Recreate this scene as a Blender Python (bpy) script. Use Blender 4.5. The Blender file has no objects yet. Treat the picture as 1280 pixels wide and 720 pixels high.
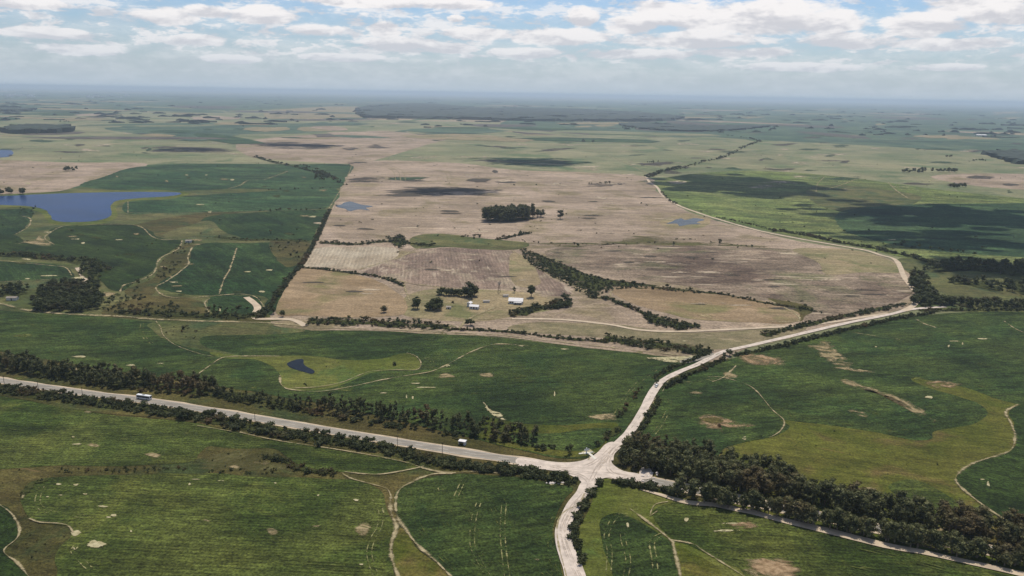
import bpy, math, random
import numpy as np
from mathutils import Matrix, Vector
from mathutils.geometry import tessellate_polygon
from mathutils.noise import noise as mnoise

random.seed(7); rng = np.random.default_rng(7)
SC = bpy.context.scene
COL = SC.collection

# ------------------------------------------------------------------ camera
H = 200.0                       # drone height in metres
F = 950.0                       # focal length in photo pixels (1280 wide)
PITCH = math.atan((360 - 117) / F)
ROLL = 0.0172
up_c = Vector((math.sin(ROLL) * math.cos(PITCH), math.cos(ROLL) * math.cos(PITCH), math.sin(PITCH)))
f_c = Vector((0, 0, -1))
y_c = (f_c - up_c * f_c.dot(up_c)).normalized()
x_c = y_c.cross(up_c)
RM = Matrix((x_c, y_c, up_c))
cd = bpy.data.cameras.new('camera'); cam = bpy.data.objects.new('camera', cd); COL.objects.link(cam)
cam.matrix_world = Matrix.Translation((0, 0, H)) @ RM.to_4x4()
cd.sensor_width = 36.0; cd.lens = 36.0 * F / 1280; cd.clip_start = 1.0; cd.clip_end = 400000
SC.camera = cam

def ray(u, v):
    return (RM @ Vector((u - 640, 360 - v, -F))).normalized()
def P(u, v, z=0.0):
    """pixel of the photo -> the point of the ground it shows"""
    d = ray(u, v); t = (H - z) / max(-d.z, 1e-5)
    return Vector((d.x * t, d.y * t, z))

# ------------------------------------------------------------------ light
SUN_EL = math.radians(66); SUN_AZ = math.radians(14)      # azimuth clockwise from +Y (ahead of the camera)
sdir = Vector((math.sin(SUN_AZ) * math.cos(SUN_EL), math.cos(SUN_AZ) * math.cos(SUN_EL), math.sin(SUN_EL)))
sl = bpy.data.lights.new('sun', 'SUN'); sl.energy = 4.4; sl.angle = math.radians(0.53); sl.color = (1.0, 0.955, 0.89)
so = bpy.data.objects.new('sun', sl); COL.objects.link(so)
so.rotation_euler = (-sdir).to_track_quat('-Z', 'Y').to_euler()
SC.view_settings.view_transform = 'Standard'; SC.view_settings.look = 'None'
SC.view_settings.exposure = 0.0; SC.view_settings.gamma = 1.0
SC.cycles.volume_bounces = 1; SC.cycles.max_bounces = 6; SC.cycles.transparent_max_bounces = 16
SC.cycles.diffuse_bounces = 2; SC.cycles.glossy_bounces = 2

class NT:
    """small helper to write node trees"""
    def __init__(s, tree): s.t = tree; s.n = tree.nodes; s.l = tree.links
    def new(s, typ, **kw):
        n = s.n.new(typ)
        for k, v in kw.items(): setattr(n, k, v)
        return n
    def put(s, sock, v):
        if isinstance(v, bpy.types.NodeSocket): s.l.new(v, sock)
        elif v is not None:
            if isinstance(v, tuple) and len(v) == 3 and sock.type == 'RGBA': v = v + (1,)
            sock.default_value = v
    def math(s, op, a, b=None, c=None, clamp=False):
        n = s.new('ShaderNodeMath', operation=op, use_clamp=clamp)
        s.put(n.inputs[0], a)
        if b is not None: s.put(n.inputs[1], b)
        if c is not None: s.put(n.inputs[2], c)
        return n.outputs[0]
    def vmath(s, op, a, b=None, scale=None):
        n = s.new('ShaderNodeVectorMath', operation=op)
        s.put(n.inputs[0], a)
        if b is not None: s.put(n.inputs[1], b)
        if scale is not None: s.put(n.inputs['Scale'], scale)
        return n.outputs[0]
    def mix(s, f, a, b, blend='MIX'):
        n = s.new('ShaderNodeMix', data_type='RGBA', blend_type=blend)
        s.put(n.inputs[0], f); s.put(n.inputs[6], a); s.put(n.inputs[7], b)
        return n.outputs[2]
    def ramp(s, x, a, b, lo=0.0, hi=1.0, smooth=True):
        n = s.new('ShaderNodeMapRange', interpolation_type='SMOOTHSTEP' if smooth else 'LINEAR')
        s.put(n.inputs[0], x); s.put(n.inputs[1], a); s.put(n.inputs[2], b); s.put(n.inputs[3], lo); s.put(n.inputs[4], hi)
        return n.outputs[0]
    def noise(s, vec, scale, detail=3.0, rough=0.55, dist=0.0):
        n = s.new('ShaderNodeTexNoise'); s.put(n.inputs['Vector'], vec)
        n.inputs['Scale'].default_value = scale; n.inputs['Detail'].default_value = detail
        n.inputs['Roughness'].default_value = rough; n.inputs['Distortion'].default_value = dist
        return n.outputs[0]
    def mapping(s, vec, loc=(0, 0, 0), rot=(0, 0, 0), scale=(1, 1, 1)):
        n = s.new('ShaderNodeMapping'); s.put(n.inputs[0], vec)
        n.inputs[1].default_value = loc; n.inputs[2].default_value = rot; n.inputs[3].default_value = scale
        return n.outputs[0]

# ------------------------------------------------------------------ sky
w = bpy.data.worlds.new('World'); SC.world = w; w.use_nodes = True
n = NT(w.node_tree); n.n.clear()
WS = 0.10
sky = n.new('ShaderNodeTexSky', sky_type='NISHITA', sun_disc=False)
sky.sun_elevation = SUN_EL; sky.sun_rotation = SUN_AZ; sky.altitude = 200; sky.air_density = 1.0; sky.dust_density = 1.2; sky.ozone_density = 1.5
tc = n.new('ShaderNodeTexCoord'); D = tc.outputs['Generated']
sep = n.new('ShaderNodeSeparateXYZ'); n.put(sep.inputs[0], D)
X, Y, Z = sep.outputs
EL = n.math('ARCSINE', Z)
AZ = n.math('ARCTAN2', X, Y)
# cumulus field: elongated noise in direction space
base = n.noise(n.mapping(D, loc=(3.1, 1.7, 0.4), scale=(1, 1, 3.2)), 11.0, 9.0, 0.60, 0.25)
small = n.noise(n.mapping(D, loc=(1.1, 8.7, 2.4), scale=(1, 1, 4.6)), 23.0, 8.0, 0.62, 0.2)
shf = n.noise(n.mapping(D, loc=(3.1, 1.7, 0.4 + 0.035), scale=(1, 1, 3.2)), 11.0, 9.0, 0.60, 0.25)
fine = n.noise(n.mapping(D, loc=(5, 2, 1), scale=(1, 1, 2.2)), 42.0, 6.0, 0.62, 0.3)
blobs = None
CL = [(940, 22, 130, 24), (840, 16, 90, 20), (1030, 27, 62, 17), (790, 30, 40, 16), (1230, 6, 70, 15), (1150, 32, 55, 17), (1265, 18, 60, 12), (480, 2, 130, 9), (575, 5, 60, 7), (200, 20, 48, 12), (325, 17, 52, 13),
      (262, 14, 40, 9), (30, 3, 50, 8), (395, 38, 40, 10), (482, 37, 24, 11), (728, 21, 24, 15), (570, 23, 12, 5), (250, 50, 40, 9), (500, 55, 60, 10), (700, 45, 90, 13), (600, 42, 60, 10),
      (860, 50, 110, 13), (1060, 50, 70, 12), (1180, 55, 70, 9), (800, 68, 90, 9), (660, 66, 60, 8), (930, 66, 80, 8), (1000, 84, 90, 7), (1180, 84, 50, 6), (60, 42, 60, 8), (430, 72, 60, 6), (290, 74, 40, 6), (100, 62, 60, 8), (560, 60, 50, 8)]
for (u, v, wx, wy) in CL:
    d = ray(u, v); a0 = math.atan2(d.x, d.y); e0 = math.asin(d.z)
    da = n.math('MULTIPLY', n.math('SUBTRACT', AZ, a0), F / wx)
    de = n.math('MULTIPLY', n.math('SUBTRACT', EL, e0), F / wy)
    r2 = n.math('ADD', n.math('MULTIPLY', da, da), n.math('MULTIPLY', de, de))
    b = n.math('SUBTRACT', 1.0, r2, clamp=True)
    blobs = b if blobs is None else n.math('MAXIMUM', blobs, b)
    bd_ = n.math('MULTIPLY', b, de); tops = bd_ if (u, v) == CL[0][:2] else n.math('ADD', tops, bd_)
rawn = n.math('ADD', n.math('MULTIPLY', n.math('SUBTRACT', base, 0.5), 1.5), n.math('MULTIPLY', n.math('SUBTRACT', small, 0.5), 1.6))
rawn = n.math('ADD', rawn, n.math('MULTIPLY', n.math('SUBTRACT', fine, 0.5), 1.1))
dens = n.math('ADD', rawn, n.math('MULTIPLY', blobs, 1.1))
cov = n.ramp(n.math('SUBTRACT', dens, 0.24), -0.12, 0.44)
thin = n.ramp(n.math('ADD', rawn, n.math('MULTIPLY', blobs, 0.3)), -0.5, 0.45, 0.05, 0.50)      # faint high veil between the cumulus
thin = n.math('MULTIPLY', thin, n.ramp(EL, 0.03, 0.10, 1.0, 0.35))
cov = n.math('MAXIMUM', cov, thin)
rows_ = n.noise(n.mapping(D, loc=(2.2, 4.1, 7.7), scale=(1, 1, 3.4)), 34.0, 8.0, 0.62, 0.2)
rows_ = n.math('MULTIPLY', n.ramp(n.math('ADD', rows_, n.math('MULTIPLY', n.math('SUBTRACT', base, 0.5), 0.6)), 0.46, 0.62), n.math('MULTIPLY', n.ramp(EL, 0.022, 0.045), n.ramp(EL, 0.06, 0.16, 0.9, 0.4)))
cov = n.math('MAXIMUM', cov, rows_)
lit = n.ramp(n.math('ADD', n.math('SUBTRACT', base, shf), n.math('ADD', n.math('MULTIPLY', n.math('SUBTRACT', fine, 0.5), 0.35), n.math('MULTIPLY', tops, 0.22))), -0.14, 0.10)
ccol = n.mix(lit, (6.4, 6.45, 6.9), (9.4, 9.15, 9.15))
skyc = n.mix(1.0, sky.outputs[0], (0.80, 0.96, 1.17), 'MULTIPLY')
mixed = n.mix(cov, skyc, ccol)
# air near the horizon
hz = n.math('POWER', n.ramp(n.math('ABSOLUTE', EL), 0.0, 0.11, 1.0, 0.0, smooth=False), 1.9)
mixed = n.mix(n.math('MULTIPLY', hz, 0.97), mixed, (5.05, 5.95, 6.85))
bg = n.new('ShaderNodeBackground'); n.put(bg.inputs[0], mixed); bg.inputs[1].default_value = WS
ow = n.new('ShaderNodeOutputWorld'); n.l.new(bg.outputs[0], ow.inputs[0])

# ------------------------------------------------------------------ materials
def lin(c):
    return tuple(0.80 * ((x / 255) / 12.92 if x / 255 <= 0.04045 else ((x / 255 + 0.055) / 1.055) ** 2.4) for x in c)
MATS = {}; FEATHER = set()
def plain(name, col, rough=0.8, var=0.25, scale=0.8, metal=0.0):
    if name in MATS: return MATS[name]
    m = bpy.data.materials.new(name); m.use_nodes = True; q = NT(m.node_tree); bs = m.node_tree.nodes['Principled BSDF']
    t = q.new('ShaderNodeTexCoord').outputs['Object']
    k = q.ramp(q.noise(t, scale, 4), 0.3, 0.7, 1 - var, 1 + var)
    q.put(bs.inputs['Base Color'], q.mix(1.0, lin(col) + (1,), k, 'MULTIPLY'))
    bs.inputs['Roughness'].default_value = rough; bs.inputs['Metallic'].default_value = metal
    bs.inputs['Specular IOR Level'].default_value = 0.3
    MATS[name] = m; return m

def land(name, c1, c2, bare, rows=0.0, row_gap=9.0, row_amt=0.12, fleck=0.70, grain=0.45, big=0.012, c3=None, far=1.0, bump=0.5, dens_grain=0.55):
    """crop or pasture: two tones in large drifts, streaks along the drill rows, plant grain and bare flecks"""
    if name in MATS: return MATS[name]
    m = bpy.data.materials.new(name); m.use_nodes = True; q = NT(m.node_tree); bs = m.node_tree.nodes['Principled BSDF']
    t = q.new('ShaderNodeTexCoord').outputs['Object']
    tr = q.mapping(t, rot=(0, 0, rows))
    streak = q.mapping(tr, scale=(0.16, 1, 1))
    a = q.noise(t, big, 5, 0.6, 0.6)
    col = q.mix(q.ramp(a, 0.36, 0.64), lin(c1), lin(c2))
    if c3 is not None:
        a3 = q.noise(q.mapping(t, loc=(900, 300, 0)), big * 1.7, 5, 0.62, 0.5)
        col = q.mix(q.ramp(a3, 0.50, 0.66), col, lin(c3))
    md = q.noise(streak, 0.11 / far, 5, 0.65, 0.2)
    g1 = q.noise(streak, dens_grain / far, 3, 0.7)
    g2 = q.noise(t, dens_grain * 1.5 / far, 3, 0.75)
    bd = q.noise(q.mapping(tr, loc=(70, 20, 0), scale=(0.3, 1, 1)), 0.03 / far, 5, 0.62, 0.8)
    col = q.mix(1.0, col, q.ramp(bd, 0.32, 0.68, 1 - grain * 0.42, 1 + grain * 0.42, False), 'MULTIPLY')
    k = q.math('MULTIPLY', q.ramp(md, 0.30, 0.70, 1 - grain * 0.55, 1 + grain * 0.55, False), q.ramp(g2, 0.30, 0.70, 1 - grain, 1 + grain, False))
    g3 = q.noise(q.mapping(t, loc=(33, 7, 0), scale=(0.6, 1, 1)), 0.24 / far, 4, 0.7, 0.4)
    k = q.math('MULTIPLY', k, q.ramp(g3, 0.35, 0.68, 1 - grain * 0.45, 1 + grain * 0.45, False))
    k = q.math('MULTIPLY', k, q.ramp(g1, 0.3, 0.7, 1 - grain * 0.5, 1 + grain * 0.5, False))
    if row_amt > 0:
        wv = q.new('ShaderNodeTexWave', wave_type='BANDS', bands_direction='Y', wave_profile='SIN')
        q.put(wv.inputs[0], tr); wv.inputs['Scale'].default_value = 2 * math.pi / (row_gap * 20) * 3.0; wv.inputs['Distortion'].default_value = 1.2
        wv.inputs['Detail'].default_value = 2; wv.inputs['Detail Scale'].default_value = 0.4
        k = q.math('MULTIPLY', k, q.ramp(wv.outputs[0], 0, 1, 1 - row_amt, 1 + row_amt, False))
    col = q.mix(1.0, col, k, 'MULTIPLY')
    fl = q.noise(q.mapping(streak, loc=(40, 80, 0)), 0.20 / far, 5, 0.7, 0.4)
    zone = q.noise(q.mapping(t, loc=(77, 13, 0)), 0.011, 3, 0.5)
    ff = q.math('ADD', fl, q.math('MULTIPLY', q.math('SUBTRACT', zone, 0.5), 0.35))
    col = q.mix(q.ramp(ff, fleck, fleck + 0.10, 0, 0.8), col, lin(bare))
    q.put(bs.inputs['Base Color'], col); bs.inputs['Roughness'].default_value = 0.95; bs.inputs['Specular IOR Level'].default_value = 0.1
    bp = q.new('ShaderNodeBump'); bp.inputs['Strength'].default_value = bump; bp.inputs['Distance'].default_value = 0.8
    q.put(bp.inputs['Height'], q.math('ADD', g2, md)); q.put(bs.inputs['Normal'], bp.outputs[0])
    MATS[name] = m; return m

def track_mat(name, c1, c2, cut=0.42, scale=0.10, soft=0.12, spread=1.7):
    """worn soil that shows only where the crop is thin: real gaps between the worn bits"""
    if name in MATS: return MATS[name]
    m = bpy.data.materials.new(name); m.use_nodes = True; q = NT(m.node_tree); bs = m.node_tree.nodes['Principled BSDF']
    t = q.new('ShaderNodeTexCoord').outputs['Object']
    k = q.noise(t, 0.35, 4, 0.7)
    q.put(bs.inputs['Base Color'], q.mix(q.ramp(k, 0.3, 0.7), lin(c1), lin(c2)))
    bs.inputs['Roughness'].default_value = 1.0; bs.inputs['Specular IOR Level'].default_value = 0.05
    a = q.noise(q.mapping(t, loc=(10, 55, 0), scale=(0.6, 1, 1)), scale, 6, 0.74, 0.6)
    at = q.new('ShaderNodeAttribute', attribute_name='core')
    a = q.math('ADD', q.math('MULTIPLY', q.math('SUBTRACT', a, 0.5), spread), 0.5)
    a = q.math('ADD', a, q.math('MULTIPLY', q.math('SUBTRACT', at.outputs['Fac'], 0.80), 0.34))
    q.put(bs.inputs['Alpha'], q.ramp(a, cut, cut + soft)); FEATHER.add(name)
    MATS[name] = m; return m

GR = dict(grain=0.78, bump=0.8, row_amt=0.08, row_gap=8)
M_crop_a = land('crop_deep_green', (52, 64, 24), (80, 86, 38), (128, 124, 80), rows=0.05, fleck=0.82, c3=(84, 88, 38), grain=0.75, bump=0.8, row_amt=0.13, row_gap=7)
M_crop_b = land('crop_mid_green', (42, 56, 24), (66, 77, 34), (132, 126, 84), rows=-0.25, fleck=0.80, c3=(50, 66, 30), **GR)
M_crop_c = land('crop_dark_green', (34, 48, 17), (48, 61, 24), (120, 118, 80), rows=0.5, fleck=0.80, **GR)
M_crop_d = land('crop_valley_green', (34, 52, 24), (52, 68, 32), (130, 126, 90), rows=0.9, fleck=0.78, far=1.6, **GR)
M_crop_e = land('crop_far_green', (42, 64, 36), (62, 80, 46), (140, 138, 104), rows=0.2, fleck=0.76, far=3, big=0.006, **GR)
M_bright = land('young_crop_bright_green', (92, 104, 52), (110, 114, 64), (150, 146, 100), rows=0.3, fleck=0.80, far=3, big=0.005, c3=(80, 92, 48), **GR)
M_olive = land('olive_rough_grass', (68, 76, 22), (92, 90, 36), (112, 94, 50), rows=0.3, fleck=0.70, c3=(98, 84, 46), row_amt=0.0, grain=0.5, bump=0.5)
M_meadow = land('meadow_yellow_green', (76, 84, 30), (102, 102, 48), (150, 140, 95), rows=0.1, fleck=0.72, c3=(76, 92, 42), row_amt=0.0, grain=0.45)
M_scrub = land('brown_scrub_grass', (66, 64, 30), (88, 78, 42), (112, 92, 58), rows=0.2, fleck=0.66, c3=(58, 66, 34), row_amt=0.0, grain=0.6, bump=0.6)
M_valley = land('valley_rough_pasture', (72, 78, 40), (98, 94, 56), (130, 118, 82), rows=0.2, fleck=0.68, c3=(66, 78, 46), row_amt=0.0, far=2, grain=0.5)
M_tan = land('tan_pasture', (140, 122, 100), (162, 142, 120), (188, 168, 142), rows=0.02, fleck=0.64, c3=(128, 114, 84), row_amt=0.0, far=2.2, big=0.006, grain=0.42)
M_tan2 = land('tan_green_pasture', (126, 116, 82), (146, 128, 96), (176, 156, 124), rows=0.1, fleck=0.68, c3=(108, 106, 68), row_amt=0.03, far=2, big=0.01, grain=0.36)
M_bfield = land('brown_grass_field', (132, 110, 80), (150, 128, 98), (170, 144, 112), rows=0.1, fleck=0.68, c3=(116, 108, 70), row_amt=0.04, far=1.6, big=0.008, grain=0.36)
M_stripe = land('pale_mown_strips', (150, 134, 110), (170, 156, 132), (190, 176, 152), rows=1.45, fleck=0.72, row_amt=0.09, row_gap=14, far=1.5, grain=0.3)
M_plough = land('brown_stubble_rows', (112, 94, 80), (136, 116, 98), (176, 158, 134), rows=1.45, fleck=0.58, row_amt=0.10, row_gap=12, far=1.6, grain=0.45, c3=(150, 134, 110))
M_stubble = land('weathered_stubble', (92, 76, 62), (142, 124, 102), (186, 168, 140), rows=0.02, fleck=0.58, row_amt=0.03, far=2.2, big=0.007, grain=0.6, c3=(104, 98, 70))
M_pasture = land('grey_green_pasture', (112, 114, 80), (136, 130, 96), (168, 154, 124), rows=0.05, fleck=0.66, c3=(92, 104, 68), row_amt=0.0, far=5, big=0.003, grain=0.28)
M_marsh = land('dark_marsh_grass', (74, 68, 60), (96, 88, 74), (130, 120, 100), rows=0.02, fleck=0.70, row_amt=0.0, far=4, big=0.008, grain=0.4)
M_darkg = land('far_dark_pasture', (56, 76, 58), (78, 96, 70), (140, 140, 115), rows=0.05, fleck=0.70, row_amt=0.0, far=6, big=0.003, grain=0.4, c3=(96, 106, 78))
M_soil = land('bare_brown_soil', (120, 98, 72), (150, 124, 94), (185, 160, 128), rows=0.0, fleck=0.62, row_amt=0.0, grain=0.4, big=0.03)
M_patch = track_mat('pale_bare_patch', (150, 140, 100), (190, 178, 140), cut=0.40, scale=0.22)
M_patchb = track_mat('brown_bare_patch', (128, 112, 78), (166, 148, 112), cut=0.34, scale=0.10, soft=0.35)
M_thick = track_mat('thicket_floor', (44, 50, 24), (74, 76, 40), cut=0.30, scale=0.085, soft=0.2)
M_weedy = track_mat('weedy_strip', (80, 78, 46), (104, 98, 62), cut=0.30, scale=0.03, soft=0.35)
M_soilp = track_mat('bare_soil_patch', (124, 100, 72), (172, 146, 112), cut=0.36, scale=0.09, soft=0.35)
M_wheel = track_mat('wheel_marks', (108, 108, 62), (150, 144, 98), cut=0.47, scale=0.16, soft=0.2)
M_wheelf = track_mat('faint_wheel_marks', (74, 84, 38), (108, 108, 60), cut=0.50, scale=0.10, soft=0.25)
M_path = track_mat('sandy_edge_track', (132, 120, 86), (176, 160, 124), cut=0.22, scale=0.12, soft=0.4)
M_streak_shade = track_mat('dark_streaks_and_cloud_shade', (66, 60, 54), (88, 80, 66), cut=0.40, scale=0.011, soft=0.2)  # brown streaks of the ground, also used as painted cloud shade far off
M_darkp = track_mat('dark_grass_and_cloud_shade', (50, 66, 46), (66, 82, 56), cut=0.40, scale=0.010, soft=0.25)  # dark grass, also used as painted cloud shade on the centre pasture
M_palep = track_mat('pale_streaks', (170, 152, 126), (196, 178, 150), cut=0.48, scale=0.03, soft=0.3)
M_dirt = plain('pale_gravel_road', (200, 184, 166), 0.95, 0.16, 0.25)
M_tyre_marks = track_mat('tyre_worn_gravel', (180, 165, 147), (194, 178, 160), cut=0.36, scale=0.08, soft=0.4)
M_dirt2 = plain('sandy_road', (188, 168, 140), 0.95, 0.16, 0.12)
M_verge = land('dusty_verge', (112, 104, 74), (136, 122, 92), (170, 152, 120), rows=0.0, fleck=0.60, row_amt=0.0, grain=0.4, big=0.04)

def water_mat(name, col, rough=0.25):
    m = bpy.data.materials.new(name); m.use_nodes = True; q = NT(m.node_tree); bs = m.node_tree.nodes['Principled BSDF']
    t = q.new('ShaderNodeTexCoord').outputs['Object']
    a = q.noise(q.mapping(t, scale=(0.5, 1, 1)), 0.02, 5, 0.6)
    q.put(bs.inputs['Base Color'], q.mix(q.ramp(a, 0.35, 0.65), lin(col), lin(tuple(min(255, int(c * 1.18)) for c in col))))
    bs.inputs['Roughness'].default_value = rough; bs.inputs['IOR'].default_value = 1.33; bs.inputs['Specular IOR Level'].default_value = 0.06
    bp = q.new('ShaderNodeBump'); bp.inputs['Strength'].default_value = 0.35; bp.inputs['Distance'].default_value = 0.3
    q.put(bp.inputs['Height'], q.noise(t, 0.6, 4, 0.6)); q.put(bs.inputs['Normal'], bp.outputs[0])
    MATS[name] = m; return m
M_lake = water_mat('lake_water', (20, 42, 78)); M_pond = water_mat('pond_water', (26, 30, 36)); M_pond2 = water_mat('shallow_water', (74, 76, 76))

def leaf_mat(name, c1, c2, c3=None):
    m = bpy.data.materials.new(name); m.use_nodes = True; q = NT(m.node_tree); bs = m.node_tree.nodes['Principled BSDF']
    oi = q.new('ShaderNodeObjectInfo'); g = q.new('ShaderNodeNewGeometry')
    r = q.math('FRACT', q.math('ADD', oi.outputs['Random'], q.math('MULTIPLY', g.outputs['Random Per Island'], 0.55)))
    col = q.mix(r, lin(c1), lin(c2))
    if c3: col = q.mix(q.ramp(q.noise(g.outputs['Position'], 0.03, 3), 0.52, 0.68), col, lin(c3))
    q.put(bs.inputs['Base Color'], col); bs.inputs['Roughness'].default_value = 0.75; bs.inputs['Specular IOR Level'].default_value = 0.2
    tl = q.new('ShaderNodeBsdfTranslucent'); q.put(tl.inputs[0], col); mx = q.new('ShaderNodeMixShader'); mx.inputs[0].default_value = 0.32
    q.l.new(bs.outputs[0], mx.inputs[1]); q.l.new(tl.outputs[0], mx.inputs[2]); q.l.new(mx.outputs[0], m.node_tree.nodes['Material Output'].inputs[0])
    MATS[name] = m; return m
L_euc = leaf_mat('eucalyptus_leaves', (60, 66, 34), (132, 130, 84), (112, 96, 62))
L_brd = leaf_mat('broadleaf_leaves', (46, 56, 28), (94, 98, 56), (84, 76, 46))
L_shr = leaf_mat('shrub_leaves', (44, 54, 26), (88, 90, 50), (98, 78, 46))
M_bark = plain('bark', (128, 112, 94), 0.9, 0.3, 2.0)

# ------------------------------------------------------------------ mesh helpers
def tag(o, label=None, cat=None, group=None, kind=None):
    if label: o['label'] = label
    if cat: o['category'] = cat
    if group: o['group'] = group
    if kind: o['kind'] = kind
    return o
def mesh_obj(name, verts, faces, mat, parent=None, smooth=False):
    me = bpy.data.meshes.new(name); me.from_pydata([tuple(v) for v in verts], [], faces)
    if mat is not None: me.materials.append(mat)
    if smooth: me.shade_smooth()
    me.update(); o = bpy.data.objects.new(name, me); COL.objects.link(o)
    if parent is not None: o.parent = parent
    return o
def empty(name, loc, rz=0.0, label=None, cat=None, group=None):
    o = bpy.data.objects.new(name, None); COL.objects.link(o); o.location = loc; o.rotation_euler = (0, 0, rz); o.empty_display_size = 1
    return tag(o, label, cat, group)
def smooth_line(pts, closed=False, sub=5):
    out = []; m = len(pts)
    rng_ = range(m if closed else m - 1)
    for i in rng_:
        if closed: p0, p1, p2, p3 = pts[i - 1], pts[i], pts[(i + 1) % m], pts[(i + 2) % m]
        else: p0, p1, p2, p3 = pts[max(i - 1, 0)], pts[i], pts[i + 1], pts[min(i + 2, m - 1)]
        for k in range(sub):
            t = k / sub; t2 = t * t; t3 = t2 * t
            out.append(tuple(0.5 * ((2 * p1[j]) + (-p0[j] + p2[j]) * t + (2 * p0[j] - 5 * p1[j] + 4 * p2[j] - p3[j]) * t2 + (-p0[j] + 3 * p1[j] - 3 * p2[j] + p3[j]) * t3) for j in (0, 1)))
    if not closed: out.append(pts[-1])
    return out
STEP = 0.08
ZC = [0]
def zof(lvl):
    ZC[0] = (ZC[0] + 1) % 47 if lvl < 7 else (ZC[0] + 1) % 29
    return lvl * STEP + ZC[0] * 0.0016
def jitter(w3, amp):
    return Vector((w3.x + amp * mnoise(Vector((w3.x / 18, w3.y / 18, 3.3))), w3.y + amp * mnoise(Vector((w3.x / 18, w3.y / 18, 9.1))), w3.z))
def area(name, px, mat, lvl, smooth=True, jit=1.0, label=None):
    """a flat sheet of ground whose outline is given in photo pixels"""
    ps = smooth_line(px, True) if smooth else px
    W = []; q0 = [P(*q) for q in ps]; size = min(max(q.x for q in q0) - min(q.x for q in q0), max(q.y for q in q0) - min(q.y for q in q0))
    for i in range(len(ps)):
        a = P(*ps[i]); b = P(*ps[(i + 1) % len(ps)])
        k = max(1, min(6, int((b - a).length / 12)))
        for j in range(k):
            q = a.lerp(b, j / k); d = q.length
            W.append(jitter(q, min(jit * min(6.0, 1.2 + d / 700), 0.12 * size)))
    zz = zof(lvl)
    for q in W: q.z = zz
    if mat.name in FEATHER:
        # coverage thins toward the rim: two inner rings carry the soil's thickness in the attribute 'core'
        c = Vector((sum(q.x for q in W) / len(W), sum(q.y for q in W) / len(W), zz)); m_ = len(W)
        V = W + [q.lerp(c, 0.45) for q in W] + [c]
        Fc = []
        ar = sum(W[i].x * W[(i + 1) % m_].y - W[(i + 1) % m_].x * W[i].y for i in range(m_))
        for i in range(m_):
            j = (i + 1) % m_; f1 = (i, j, m_ + j, m_ + i); f2 = (m_ + i, m_ + j, 2 * m_)
            Fc += [f1, f2] if ar > 0 else [f1[::-1], f2[::-1]]
        o = mesh_obj(name, V, Fc, mat)
        o.data.attributes.new('core', 'FLOAT', 'POINT').data.foreach_set('value', [0.0] * m_ + [1.0] * (m_ + 1))
        return tag(o, label=label, kind='structure')
    tris = tessellate_polygon([W])
    fixed = []
    for t in tris:
        a, b, c = (W[i] for i in t)
        fixed.append(t if (b - a).cross(c - a).z > 0 else (t[0], t[2], t[1]))
    o = mesh_obj(name, W, fixed, mat)
    return tag(o, label=label, kind='structure')
def ribbon_world(name, W, width, mat, lvl, label=None, wob=0.0, offs=0.0):
    V = []; Fc = []
    for i, p in enumerate(W):
        d = (W[min(i + 1, len(W) - 1)] - W[max(i - 1, 0)]); d.z = 0
        if d.length == 0: d = Vector((1, 0, 0))
        d.normalize(); nn = Vector((-d.y, d.x, 0))
        ww = width * (1 + wob * mnoise(Vector((p.x / 14, p.y / 14, 1.0))))
        c = p + nn * (offs + wob * 0.5 * mnoise(Vector((p.x / 25, p.y / 25, 5.0))))
        V += [c + nn * ww / 2, c.copy(), c - nn * ww / 2]
    zz = zof(lvl)
    for v in V: v.z = zz
    for i in range(len(W) - 1): a = 3 * i; Fc += [(a + 1, a + 4, a + 3, a), (a + 2, a + 5, a + 4, a + 1)]
    o = mesh_obj(name, V, Fc, mat)
    if mat.name in FEATHER: o.data.attributes.new('core', 'FLOAT', 'POINT').data.foreach_set('value', [0.1, 1.0, 0.1] * len(W))
    return tag(o, label=label, kind='structure')
def wline(px, sub=6): return [P(*p) for p in smooth_line(px, False, sub)]
def dense(W, step):
    out = [W[0]]
    for a, b in zip(W, W[1:]):
        k = max(1, int((b - a).length / step)); out += [a.lerp(b, (j + 1) / k) for j in range(k)]
    return out
def ribbon(name, px, width, mat, lvl, label=None, wob=0.25, offs=0.0, step=8):
    return ribbon_world(name, dense(wline(px), step), width, mat, lvl, label, wob, offs)

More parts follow.
